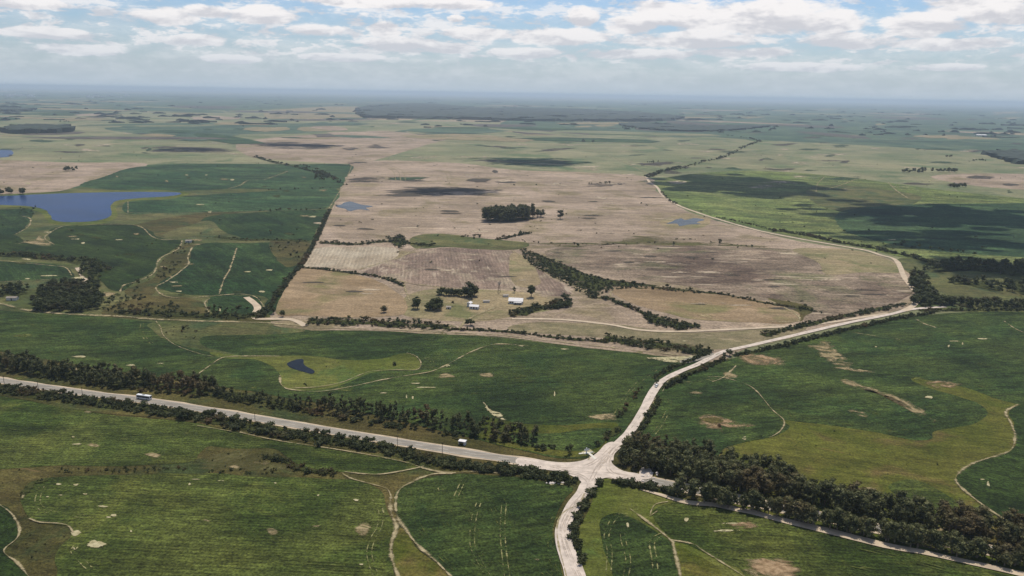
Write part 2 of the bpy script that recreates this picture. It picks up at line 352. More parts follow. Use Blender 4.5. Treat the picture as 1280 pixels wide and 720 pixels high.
# ------------------------------------------------------------------ base ground
def base_ground():
    q_m = bpy.data.materials.new('open_country'); q_m.use_nodes = True; q = NT(q_m.node_tree); bs = q_m.node_tree.nodes['Principled BSDF']
    t = q.new('ShaderNodeTexCoord').outputs['Object']
    wob = q.vmath('ADD', t, q.vmath('SCALE', q.new('ShaderNodeTexNoise').outputs['Color'], scale=0.0))
    nn = q.new('ShaderNodeTexNoise'); q.put(nn.inputs['Vector'], t); nn.inputs['Scale'].default_value = 0.0012; nn.inputs['Detail'].default_value = 4
    wv = q.vmath('ADD', t, q.vmath('SCALE', nn.outputs['Color'], scale=900.0))
    vo = q.new('ShaderNodeTexVoronoi', feature='F1'); q.put(vo.inputs['Vector'], q.mapping(wv, rot=(0, 0, 0.4), scale=(1, 0.8, 1))); vo.inputs['Scale'].default_value = 1 / 750
    sc = q.new('ShaderNodeSeparateColor'); q.put(sc.inputs[0], vo.outputs['Color'])
    c = q.mix(q.ramp(sc.outputs[0], 0.30, 0.36), lin((82, 100, 66)), lin((128, 128, 92)))
    c = q.mix(q.ramp(sc.outputs[0], 0.60, 0.64), c, lin((112, 122, 82)))
    c = q.mix(q.ramp(sc.outputs[1], 0.78, 0.82), c, lin((164, 146, 118)))
    c = q.mix(q.ramp(sc.outputs[2], 0.80, 0.84), c, lin((56, 76, 50)))
    a = q.noise(q.mapping(t, scale=(1, 0.6, 1)), 0.004, 6, 0.65, 0.5)
    c = q.mix(q.ramp(a, 0.5, 0.72, 0, 0.6), c, lin((140, 130, 98)))
    b = q.noise(t, 0.02, 5, 0.7); c = q.mix(1.0, c, q.ramp(b, 0.3, 0.7, 0.62, 1.02, False), 'MULTIPLY')
    dk = q.noise(q.mapping(t, loc=(500, 900, 0)), 0.0065, 7, 0.7, 0.4)
    c = q.mix(q.ramp(dk, 0.62, 0.68, 0, 0.75), c, lin((46, 60, 40)))
    pl = q.noise(q.mapping(t, loc=(5000, 100, 0)), 0.003, 6, 0.7, 0.2)
    c = q.mix(q.ramp(pl, 0.66, 0.72, 0, 0.8), c, lin((200, 186, 156)))
    q.put(bs.inputs['Base Color'], c); bs.inputs['Roughness'].default_value = 0.95; bs.inputs['Specular IOR Level'].default_value = 0.05
    V = [(0, 0, 0)]; Fc = []; rings = [80 * 1.16 ** k for k in range(48)]; rings = [r for r in rings if r < 78000] + [80000]
    N = 96
    for r in rings:
        for k in range(N): V.append((r * math.cos(2 * math.pi * k / N), r * math.sin(2 * math.pi * k / N), 0))
    for k in range(N): Fc.append((0, 1 + k, 1 + (k + 1) % N))
    for i in range(len(rings) - 1):
        for k in range(N):
            a, b = 1 + i * N + k, 1 + i * N + (k + 1) % N
            Fc.append((a, a + N, b + N, b))
    tag(mesh_obj('ground', V, Fc, q_m), label='open farmland reaching to the hazy horizon', kind='structure')
base_ground()
exec_order = []
# ------------------------------------------------------------------ the land, outlined from far to near
# far bands and patches
area('pasture', [(-80,150),(0,142),(120,140),(300,138),(450,134),(455,148),(560,152),(640,155),(540,168),(440,203),(420,206),(180,206),(100,232),(0,240),(-80,240)], M_pasture, 1)
area('pasture', [(440,203),(560,168),(640,163),(720,168),(900,172),(950,180),(925,190),(860,212),(820,222),(640,210),(560,204)], M_pasture, 2)
area('pasture', [(-80,205),(0,200),(80,203),(180,204),(160,215),(100,232),(60,240),(-80,242)], M_tan, 2)
area('pasture', [(130,160),(240,158),(330,154),(420,158),(400,166),(300,168),(200,170)], M_darkg, 2)
area('pasture', [(300,178),(400,168),(480,172),(560,172),(530,182),(470,200),(440,205),(350,200),(310,195)], M_tan, 2)
area('pasture', [(340,138),(450,133),(455,147),(400,150),(340,149)], M_tan2, 2)
area('cloud_shade_patch', [(170,184),(200,182),(250,183),(300,187),(290,192),(230,191),(185,190)], M_streak_shade, 3)  # this and the next two: cloud shadow painted as dark ground colour
area('cloud_shade_patch', [(300,180),(340,177),(400,178),(440,181),(420,187),(370,188),(320,185)], M_streak_shade, 3)
area('cloud_shade_patch', [(455,240),(490,235),(560,232),(630,236),(640,243),(560,247),(480,248)], M_streak_shade, 4)
area('cloud_shade_patch', [(560,198),(620,195),(700,197),(760,202),(720,212),(620,207)], M_darkp, 4)  # darker grass colour paints the cloud shadow on this pasture
area('pasture', [(640,150),(760,148),(900,152),(1100,150),(1280,150),(1400,150),(1400,200),(1280,192),(1200,190),(1120,184),(1000,178),(900,172),(760,163),(640,160)], M_darkg, 1)
area('pasture', [(940,180),(1000,178),(1120,184),(1240,192),(1400,205),(1400,252),(1280,248),(1180,238),(1080,232),(1000,222),(900,222),(830,222),(860,210)], M_pasture, 2)
area('pasture', [(1165,220),(1240,217),(1400,222),(1400,240),(1260,236),(1190,228)], M_tan, 3)
area('crop_field', [(820,226),(880,216),(960,214),(1060,222),(1180,238),(1280,248),(1400,256),(1400,335),(1280,330),(1190,324),(1130,322),(1080,310),(1000,297),(940,284),(875,268),(845,255),(828,240)], M_bright, 3, label='bright green crop field right of the loop road')
area('crop_field', [(1010,235),(1060,232),(1150,245),(1120,262),(1060,265),(1020,255)], M_valley, 4)
area('crop_field', [(1060,262),(1200,255),(1400,262),(1400,328),(1280,322),(1170,314),(1090,300),(1050,284)], M_crop_e, 4)
area('pasture', [(440,204),(560,203),(640,212),(740,216),(812,222),(822,240),(846,257),(875,270),(950,290),(1000,302),(1080,315),(1120,328),(1142,350),(1146,368),(1130,386),(1060,402),(1000,416),(940,432),(892,452),(830,446),(760,438),(640,428),(560,422),(460,416),(382,412),(340,404),(350,370),(378,330),(405,280),(425,240)], M_tan, 2, label='tan pasture inside the loop road')
area('rough_pasture', [(1118,326),(1200,318),(1420,320),(1420,396),(1180,388),(1142,386),(1150,368),(1142,350)], M_valley, 1.8)
area('far_land', [(560,124.5),(900,129),(1480,139),(1480,152),(1100,151),(640,151),(560,140)], M_darkg, 0.6, smooth=False)
area('far_land', [(-120,113),(300,119),(560,124),(560,131),(440,133),(300,137),(120,138),(-120,141)], M_darkg, 0.6, smooth=False)
# left valley
area('rough_pasture', [(-80,238),(60,240),(110,234),(240,238),(433,224),(405,275),(375,330),(345,396),(380,412),(300,416),(150,412),(0,405),(-80,403)], M_valley, 1.6, label='rough valley pasture round the lake')
area('crop_field', [(100,232),(130,221),(170,209),(250,205),(340,206),(436,206),(432,222),(424,235),(380,238),(300,236),(220,239),(150,238)], M_crop_e, 3, label='dark green field beyond the lake')
area('crop_field', [(160,252),(220,246),(320,240),(420,236),(404,262),(340,264),(220,266),(160,267)], M_crop_e, 3)
area('crop_field', [(256,272),(330,265),(408,262),(398,282),(385,302),(340,301),(290,299),(262,291)], M_crop_d, 3)
area('crop_field', [(-80,262),(0,262),(40,262),(38,275),(28,288),(8,294),(-80,292)], M_crop_d, 3)
area('crop_field', [(60,290),(80,283),(150,280),(182,286),(200,297),(228,302),(214,314),(197,324),(192,338),(168,352),(152,364),(132,358),(115,335),(100,326),(50,322),(-80,318),(-80,295),(10,293),(35,304),(62,307)], M_crop_c, 3, label='dark green field below the lake')
area('crop_field', [(240,311),(258,304),(300,304),(386,305),(374,330),(355,360),(345,378),(320,369),(270,370),(232,368),(202,362),(197,356),(228,336),(238,324)], M_crop_d, 3)
area('crop_field', [(-80,326),(0,327),(60,330),(85,335),(92,348),(50,351),(-80,354)], M_crop_d, 3)
area('crop_field', [(262,372),(300,370),(322,372),(328,382),(322,393),(290,396),(264,390)], M_crop_d, 3)
area('crop_field', [(334,376),(372,334),(352,372),(344,390),(334,392)], M_crop_d, 3)
area('clearing', [(15,305),(40,300),(48,292),(58,300),(70,307),(60,309),(40,306)], M_patchb, 4)
area('clearing', [(236,282),(262,276),(280,290),(300,298),(250,300),(215,298),(205,292)], M_valley, 3)
area('clearing', [(120,366),(142,364),(146,370),(128,372)], M_patchb, 4)
area('lake', [(-80,243),(0,245),(50,243),(110,241),(180,240),(224,241),(216,245),(172,248),(147,251),(138,258),(139,269),(122,276),(90,278),(68,276),(62,268),(52,261),(20,257),(-80,254)], M_lake, 4, jit=0.6, label='blue lake with a ragged arm reaching right')
area('shore', [(-80,241),(0,243),(50,241),(110,239),(180,237),(235,241),(218,248),(175,251),(152,254),(145,262),(146,272),(126,280),(88,282),(62,279),(55,270),(46,264),(20,260),(-80,257)], M_meadow, 3, jit=1)
area('lake', [(-80,188),(0,187),(14,188),(16,193),(0,197),(-80,197)], M_lake, 4)
area('pond', [(420,258),(427,255),(436,252),(445,254),(452,256),(467,258),(457,260),(463,263),(448,262),(438,264),(430,261)], M_pond2, 4)
area('pond', [(834,280),(842,276),(850,273),(856,275),(868,273),(880,275),(870,278),(876,280),(860,281),(850,283),(846,280)], M_pond2, 4)
area('pond_margin', [(824,279),(846,270),(886,272),(880,284),(850,286)], M_tan2, 3)
# inside the loop
area('pasture', [(346,390),(372,338),(400,337),(440,343),(468,350),(490,362),(506,376),(508,390),(490,395),(440,397),(380,395)], M_bfield, 4, label='tan field left of the farmstead')
area('stubble_field', [(378,332),(389,312),(440,309),(490,310),(498,320),(470,333),(440,337),(400,334)], M_stripe, 4, label='pale field of mown strips')
area('stubble_field', [(455,340),(500,322),(540,312),(570,310),(640,315),(668,332),(690,348),(716,366),(690,370),(650,362),(600,361),(540,358),(500,353),(470,348)], M_plough, 4, label='brown stubble field behind the farmstead')
area('pasture', [(638,317),(662,328),(676,352),(660,360),(640,352)], M_tan2, 5)
area('crop_field', [(512,300),(530,293),(560,293),(600,298),(660,304),(645,312),(600,312),(560,309),(520,311)], M_valley, 4)
area('stubble_field', [(682,315),(720,309),(800,307),(900,309),(990,312),(1020,320),(1030,335),(1110,342),(1138,350),(1140,366),(1110,382),(1060,398),(1014,405),(1006,396),(1018,385),(960,373),(880,361),(820,352),(760,344),(700,330)], M_stubble, 4, label='wide weathered stubble field inside the road bend')
area('pasture', [(990,312),(1040,311),(1080,315),(1115,328),(1122,341),(1080,341),(1034,343),(1022,328)], M_tan2, 5)
area('stubble_field', [(764,364),(782,358),(830,360),(900,368),(960,378),(995,390),(1002,400),(980,405),(930,403),(870,400),(830,391),(788,379)], M_bfield, 4, label='tan oval field between the two streams')
area('farmyard', [(505,372),(540,362),(600,362),(650,365),(680,372),(700,385),(640,396),(600,402),(540,400),(500,392)], M_tan2, 3)
area('pasture', [(640,414),(660,404),(760,405),(860,416),(980,410),(1010,410),(960,428),(890,438),(830,432),(760,423)], M_verge, 3)
area('rough_ground', [(-160,426),(0,432),(300,430),(700,440),(860,450),(1100,440),(1500,460),(1600,1000),(-300,1000)], M_scrub, 0.5, smooth=False, label='rough grass between the near fields')
area('rough_ground', [(640,304),(700,304),(760,300),(800,294),(832,296),(862,303),(930,303),(990,309),(900,308.5),(800,306.5),(740,306),(690,311),(655,309)], M_weedy, 4.4)
area('rough_ground', [(960,374),(990,374),(1022,378),(1016,388),(1008,398),(1000,402),(996,390)], M_scrub, 4.4)
area('rough_ground', [(128,394),(150,378),(200,370),(250,376),(262,392),(330,396),(345,402),(200,400)], M_scrub, 2.6)
area('rough_ground', [(155,364),(192,348),(202,326),(232,306),(246,312),(232,334),(205,356),(180,374)], M_scrub, 2.6)
area('rough_ground', [(338,302),(386,303),(376,326),(360,334),(345,322)], M_scrub, 3.4)
area('rough_ground', [(60,268),(150,282),(210,272),(300,262),(250,290),(200,296)], M_scrub, 1.9)
for i in range(60):
    u = random.uniform(0, 430); v = random.uniform(212, 380)
    if u > 430 - (v - 220) * 0.5 or (u < 240 and 232 < v < 285): continue
    L = random.uniform(5, 20)
    area('bare_patch', [(u - L / 2, v), (u, v - random.uniform(0.6, 2)), (u + L / 2, v - random.uniform(-1, 1.5)), (u + L / 5, v + random.uniform(0.6, 2))], random.choice([M_patchb, M_thick, M_patch]), 6.3 + (i % 7) * 0.1)
for i in range(110):
    u = random.uniform(-10, 1290); v = random.uniform(400, 715); L = random.uniform(6, 34)
    area('thin_crop', [(u - L / 2, v), (u, v - L * random.uniform(0.06, 0.2)), (u + L / 2, v - random.uniform(-2, 2)), (u + L / 5, v + L * random.uniform(0.06, 0.2))], random.choice([M_wheelf, M_wheelf, M_patchb]) if v > 430 else M_wheelf, 2.9 + (i % 5) * 0.12)
# big middle field
area('crop_field', [(-80,384),(0,388),(60,393),(130,396),(200,404),(300,409),(380,413),(470,414),(545,418),(620,421),(700,431),(780,440),(845,447),(884,447),(850,463),(824,480),(808,502),(793,522),(778,545),(755,568),(700,573),(600,550),(450,515),(330,492),(250,480),(120,460),(0,440),(-80,432)], M_crop_b, 2.4, label='green crop field north of the highway')
area('rough_meadow', [(184,406),(200,403),(260,408),(340,411),(382,413),(350,418),(262,420),(250,428),(262,436),(300,444),(292,448),(264,441),(225,432),(205,424),(192,414)], M_valley, 3)
area('rough_meadow', [(262,441),(290,443),(320,446),(385,445),(425,450),(470,450),(500,442),(515,443),(524,453),(520,462),(490,463),(460,468),(430,480),(400,488),(365,488),(352,480),(347,465),(320,450),(280,448)], M_meadow, 3, label='yellow green meadow round the small pond')
area('pond', [(358,455),(364,452),(371,450),(378,450),(381,455),(386,459),(392,465),(390,468),(384,467),(375,464),(368,461),(361,458)], M_pond, 5, label='small dark pond in the meadow')
area('rough_meadow', [(610,522),(660,531),(720,531),(770,529),(768,540),(745,566),(700,571),(600,548),(600,530)], M_olive, 3)
area('crop_field', [(640,545),(700,541),(765,536),(750,558),(715,564),(650,556)], M_crop_b, 4)
# highway corridor
area('highway_verge', [(-80,432),(0,452),(120,470),(250,488),(330,504),(450,526),(600,560),(700,574),(735,578),(720,606),(700,604),(560,590),(530,584),(430,562),(330,545),(220,526),(100,513),(0,494),(-80,484)], M_scrub, 3)
area('rough_ground', [(-80,580),(0,584),(230,580),(262,558),(340,562),(376,583),(430,591),(528,586),(560,592),(565,600),(520,612),(540,700),(575,760),(-80,800)], M_scrub, 1)
area('rough_ground', [(240,582),(252,565),(275,560),(335,563),(366,580),(372,592),(300,594),(236,592)], M_weedy, 2.5, label='brown scrubby mound in the near fields')
area('crop_field', [(-80,486),(0,495),(100,513),(180,523),(222,526),(300,541),(350,552),(430,564),(500,577),(527,585),(500,590),(470,593),(430,590),(378,583),(364,574),(342,562),(300,561),(262,558),(250,566),(236,578),(150,583),(60,583),(-80,582)], M_crop_a, 2, label='green field just south of the highway')
area('crop_field', [(28,622),(35,608),(50,600),(80,597),(150,594),(250,593),(330,597),(400,598),(440,601),(465,608),(480,619),(486,640),(493,660),(488,682),(490,705),(500,760),(500,840),(60,840),(66,740),(72,715),(68,700),(75,685),(88,672),(90,660),(70,657),(48,653),(30,640)], M_crop_a, 3, label='large rounded green field at lower left')
area('crop_field', [(-80,622),(0,632),(14,643),(24,660),(21,674),(5,690),(22,705),(38,725),(50,800),(-80,800)], M_crop_c, 3)
area('rough_meadow', [(497,664),(506,664),(520,683),(542,704),(566,726),(590,800),(500,800),(495,725),(490,700)], M_olive, 3)
area('crop_field', [(497,616),(512,606),(540,596),(580,593),(640,597),(700,606),(716,612),(706,624),(696,645),(693,665),(698,690),(706,725),(720,840),(640,840),(590,760),(565,722),(545,703),(520,680),(506,661),(498,648),(495,630)], M_crop_b, 3, label='green field left of the gravel road')
# lower right
area('rough_meadow', [(750,600),(800,606),(850,622),(900,630),(1000,650),(1180,690),(1400,750),(1400,900),(780,900),(735,760),(722,690),(722,665),(735,640)], M_meadow, 2)
area('crop_field', [(752,652),(768,641),(785,645),(805,656),(828,669),(840,681),(848,700),(852,730),(870,840),(790,840),(766,725),(758,690)], M_crop_b, 3, label='dark green lobe right of the gravel road')
area('crop_field', [(814,644),(832,632),(862,630),(920,640),(1000,657),(1080,678),(1180,702),(1300,730),(1400,760),(1400,900),(980,900),(938,735),(905,705),(870,686),(840,672)], M_crop_a, 3, label='green field south of the dark tree belt')
area('bare_ground', [(842,682),(862,690),(885,702),(905,722),(950,800),(870,800),(852,730)], M_olive, 4)
area('bare_ground', [(928,700),(955,697),(985,705),(998,722),(1000,760),(940,740)], M_patchb, 4)
# right
area('rough_meadow', [(860,575),(900,545),(980,520),(1150,470),(1400,500),(1400,740),(1180,690),(1000,650),(900,625)], M_olive, 2, label='olive grass hollow right of the junction')
area('crop_field', [(784,560),(798,532),(813,508),(828,488),(850,473),(880,461),(915,448),(960,438),(1000,428),(1060,414),(1130,398),(1200,391),(1280,390),(1440,392),(1440,525),(1300,510),(1272,506),(1240,497),(1210,486),(1172,477),(1140,474),(1160,485),(1200,497),(1224,505),(1232,515),(1226,526),(1205,533),(1170,540),(1165,549),(1140,551),(1100,542),(1060,535),(1000,528),(975,526),(986,533),(980,541),(955,549),(925,554),(903,562),(890,576),(850,575),(810,566)], M_crop_b, 3, label='wide green field right of the dirt road')
area('crop_field', [(1440,522),(1300,507),(1268,510),(1260,518),(1266,530),(1268,548),(1264,563),(1240,572),(1214,581),(1199,591),(1195,602),(1200,613),(1220,626),(1245,645),(1270,658),(1320,680),(1440,720)], M_crop_c, 4, label='dark green field at the right edge')
area('crop_field', [(1110,610),(1140,600),(1175,615),(1200,632),(1190,645),(1150,636)], M_crop_a, 3)
# bare patches
for pts, mt in [([(862,520),(885,514),(905,520),(945,530),(925,536),(895,534),(905,546),(880,538)], M_soilp), ([(912,444),(945,441),(985,450),(975,459),(930,456)], M_soilp),
                ([(1008,430),(1032,424),(1050,440),(1070,458),(1048,462),(1026,448)], M_patchb), ([(930,700),(960,694),(1000,706),(1004,730),(950,730)], M_soilp), ([(905,655),(930,652),(955,660),(920,664)], M_soilp), ([(1150,660),(1170,655),(1185,665),(1165,668)], M_patchb), ([(1024,466),(1045,470),(1085,482),(1120,494),(1160,515),(1175,527),(1160,528),(1130,505),(1090,488),(1050,479)], M_patchb),
                ([(1150,482),(1168,475),(1210,481),(1180,487)], M_soilp), ([(875,525),(890,522),(905,527),(890,531)], M_scrub), ([(1030,458),(1060,460),(1100,466),(1080,467)], M_patchb),
                ([(442,664),(452,653),(463,660),(460,672),(446,673)], M_patchb), ([(330,662),(342,660),(350,668),(338,672)], M_patchb), ([(108,682),(118,676),(137,680),(125,686),(112,686)], M_patch),
                ([(88,666),(98,662),(102,668),(92,674)], M_patch), ([(548,469),(560,467),(572,472),(550,474)], M_patchb), ([(598,468),(612,466),(620,472),(604,473)], M_patchb),
                ([(600,500),(612,512),(630,518),(635,528),(618,522),(606,510)], M_patch), ([(735,520),(765,516),(778,526),(750,527)], M_patchb), ([(800,448),(850,446),(885,444),(850,452)], M_patch), ([(815,450),(830,448),(870,452),(840,455)], M_patch),
                ([(870,395),(885,392),(895,400)], M_patchb), ([(1052,512),(1080,516),(1092,524),(1070,522)], M_patchb), ([(905,465),(925,472),(905,476)], M_patchb)]:
    area('bare_patch', pts, mt, 6 if mt is not M_scrub else 7, jit=2.0)
SC_P = [(73,606,9,3),(95,607,11,4),(107,618,8,3),(129,634,18,4),(60,622,6,2),(75,620,12,2),(135,648,12,3),(143,645,12,4),(164,665,5,5),(237,606,4,5),(243,600,20,1.5),(276,602,14,1.5),(92,687,10,5),(120,681,16,5),(445,626,10,4),
        (398,620,4,3),(452,707,8,3),(95,556,20,3),(92,547,6,2),(345,605,6,2),(508,497,3,8),(516,498,3,5),(100,447,30,4),(165,457,18,3),(520,480,16,2),(530,485,30,1.5),(855,427,8,2),(765,435,8,2),(650,433,18,2),(705,437,14,2),
        (785,657,5,9),(859,650,8,9),(693,494,3,10),(1186,433,4,5),(1203,430,3,4),(1194,427,20,2),(1230,424,20,2),(1095,434,5,2),(148,300,16,2),(95,299,18,2),(60,345,40,2),(35,349,10,2),(218,353,16,2),(275,388,4,6),(690,606,12,4),(702,606,8,2),
        (480,492,16,2),(560,458,8,4),(1115,300,16,2),(910,655,40,3),(905,664,40,4),(930,548,8,6),(1235,605,6,10),(1228,600,10,2),(200,455,14,2),(735,350,12,3),(1160,497,16,6),(310,340,12,2),(250,256,16,2),(290,225,10,3),(233,219,6,2),(258,219,5,2),(1180,640,10,4)]
for (u, v, wpx, hpx) in SC_P:
    pts = []; k = 7
    for i in range(k):
        a = 2 * math.pi * i / k; r = random.uniform(0.55, 1.1)
        pts.append((u + wpx / 2 * r * math.cos(a), v + hpx / 2 * r * math.sin(a)))
    area('bare_patch', pts, M_patch, 6, jit=0.5)
# x
# far random streaks and small plots
for i in range(420):
    u = random.uniform(-40, 1320); v = 130 + 100 * random.random() ** 1.5; hv = (u - 640) * 0.0172
    v += hv; L = random.uniform(6, 60) * (0.5 + (v - 110) / 150); t = random.uniform(0.4, 1.6) * (0.5 + (v - 120) / 60)
    if 430 < u < 850 and v < 152: continue
    if v > 195 and u < 440: continue
    sk = random.uniform(-1, 1) * t
    area('far_plot', [(u - L / 2, v), (u - L / 6, v - t), (u + L / 3, v - t * 0.6 + sk), (u + L / 2, v + sk), (u, v + t)], random.choice([M_palep, M_darkp, M_darkp, M_streak_shade, M_darkg, M_palep, M_tan2] if v < 175 else [M_palep, M_darkp, M_streak_shade, M_palep]), 6.0 + (i % 9) * 0.1, jit=3)
# far random fields
for i in range(150):
    v = random.uniform(124, 150) if i < 110 else random.uniform(150, 176); u = random.uniform(-60, 1340)
    hv = 117 + (u - 640) * 0.0172
    if v < hv + 4: v = hv + 4 + random.random() * 6
    a = random.uniform(0, math.pi); c = P(u, v); s1 = random.uniform(90, 420) * (1 + c.length / 9000); s2 = random.uniform(60, 200) * (1 + c.length / 9000)
    m = random.choice([M_tan, M_tan2, M_darkg, M_darkg, M_crop_e, M_pasture, M_marsh, M_darkg])
    W = []
    for k in range(10):
        t = 2 * math.pi * k / 10; r = random.uniform(0.7, 1.1)
        x, y = s1 * r * math.cos(t), s2 * r * math.sin(t)
        W.append(Vector((c.x + x * math.cos(a) - y * math.sin(a), c.y + x * math.sin(a) + y * math.cos(a), 0.85 + i * 0.0025)))
    mesh_obj('far_field', W, [tuple(range(10))], m)['kind'] = 'structure'

# ------------------------------------------------------------------ roads and tracks
HW_PX = [(-90,461),(0,476),(100,491),(180,501),(270,515),(400,537),(560,563),(650,577),(735,590),(800,599),(900,620),(1010,643),(1130,668),(1270,695),(1400,722)]
ribbon('highway_shoulder', HW_PX, 10, M_dirt2, 5, label='dusty shoulder of the highway')
hw = dense(wline(HW_PX), 8)
def asphalt_mat():
    m = bpy.data.materials.new('worn_asphalt'); m.use_nodes = True; q = NT(m.node_tree); bs = m.node_tree.nodes['Principled BSDF']
    t = q.new('ShaderNodeTexCoord').outputs['Object']
    a = q.noise(q.mapping(t, rot=(0, 0, 0.35), scale=(0.15, 1, 1)), 0.5, 5, 0.6); b = q.noise(t, 2.0, 3, 0.6)
    c = q.mix(q.ramp(a, 0.35, 0.65), lin((126, 118, 104)), lin((148, 138, 121)))
    q.put(bs.inputs['Base Color'], q.mix(1.0, c, q.ramp(b, 0.3, 0.7, 0.9, 1.1, False), 'MULTIPLY')); bs.inputs['Roughness'].default_value = 0.85
    return m
M_asph = asphalt_mat(); M_paint = plain('road_paint', (214, 210, 196), 0.7, 0.1)
ribbon_world('highway', hw, 7.0, M_asph, 6, 'two lane highway of pale worn asphalt', 0.0)
for s in (-2.9, 2.9): ribbon_world('edge_line', hw, 0.16, M_paint, 6.4, None, 0, s)
acc = 0; dashes = dense(hw, 4)
V = []; Fc = []
for i in range(0, len(dashes) - 1, 3):
    a, b = dashes[i], dashes[i + 1]; d = (b - a).normalized(); nn = Vector((-d.y, d.x, 0)) * 0.08
    k = len(V); V += [a - nn, b - nn, b + nn, a + nn]; Fc.append((k, k + 1, k + 2, k + 3))
for v in V: v.z = 6.4 * STEP
tag(mesh_obj('centre_line', V, Fc, M_paint), kind='structure')
area('junction', [(650,573),(690,578),(712,579),(730,576),(745,568),(757,556),(768,554),(766,566),(764,576),(768,583),(780,590),(800,594),(800,603),(775,601),(760,598),(749,602),(742,614),(726,618),(727,606),(722,600),(700,591),(650,583)], M_dirt, 7, jit=0.12, label='pale gravel junction where the roads meet')
area('gravel_road', [(728,603),(750,602),(739,618),(728,632),(719,645),(714,660),(716,680),(723,698),(733,722),(760,800),(716,800),(706,722),(700,700),(695,682),(694,664),(700,648),(709,630),(720,616)], M_dirt, 7, jit=0.12, label='broad pale gravel road coming toward the viewer')
ribbon('gravel_road', [(760,576),(763,566),(776,553),(787,541),(799,523),(808,506),(816,491),(824,480)], 6.0, M_dirt, 7, label='gravel road running up from the junction', wob=0.15)
ribbon('gravel_road', [(822,482),(832,474),(850,465),(870,457),(886,449),(905,440),(940,432),(1000,418),(1060,404),(1110,394),(1140,387),(1182,384)], 4.8, M_dirt, 7, label='pale gravel road beyond the bend', wob=0.15)
ribbon('loop_road', [(1130,389),(1142,382),(1147,370),(1140,360),(1130,346),(1120,326),(1100,319),(1080,313),(1040,306),(1000,299),(950,289),(900,275),(872,266),(848,257),(830,246),(821,234),(812,228),(808,221)], 6.0, M_dirt2, 7, label='sandy road looping round the tan pasture', wob=0.2)
ribbon('farm_road', [(640,399),(700,400),(760,406),(800,413),(850,415),(900,413),(960,410),(1010,407),(1060,400),(1110,392)], 4.5, M_dirt2, 7, label='sandy track from the farm to the loop road')
ribbon('farm_track', [(620,384),(606,390),(592,396),(582,402),(574,411)], 4, M_path, 7)
ribbon('farm_track', [(598,399),(640,400)], 3, M_path, 7)
ribbon('dirt_road', [(-60,374),(0,380),(28,387),(60,391),(100,394),(150,396),(200,400),(260,402),(300,403),(345,405),(380,408)], 5, M_path, 7, label='dirt road along the left hedge')
ribbon('dirt_road', [(308,372),(316,378),(322,385),(319,394),(322,399),(350,399),(368,401),(382,408)], 6.5, M_dirt2, 7)
ribbon('dirt_road', [(382,411),(420,411),(470,412),(560,416),(620,419),(700,428),(780,437),(850,445)], 2, M_path, 7)
ribbon('dirt_road', [(97,335),(103,343),(108,355)], 6, M_dirt2, 7)
for pts in [[(655,578),(700,586),(735,592),(770,594),(800,600)], [(660,580),(705,590),(730,598),(735,612),(715,635),(703,660),(708,690),(722,722)], [(745,598),(728,620),(712,645),(704,668),(714,700),(728,730)], [(735,610),(745,590),(760,572),(775,555)], [(690,584),(730,584),(752,572),(765,560)], [(800,602),(765,592),(760,578),(768,562)], [(740,600),(745,588),(755,575)]]:
    for s in (-0.9, 0.9): ribbon('tyre_marks', pts, 0.9, M_tyre_marks, 8.4, wob=0.3, offs=s, step=4)
for pts in [[(776,553),(799,523),(816,491)], [(832,474),(870,457),(905,440),(940,432),(1000,418),(1060,404)]]:
    ribbon('grass_ridge', pts, 0.8, M_wheelf, 8.4, wob=0.6, step=4)
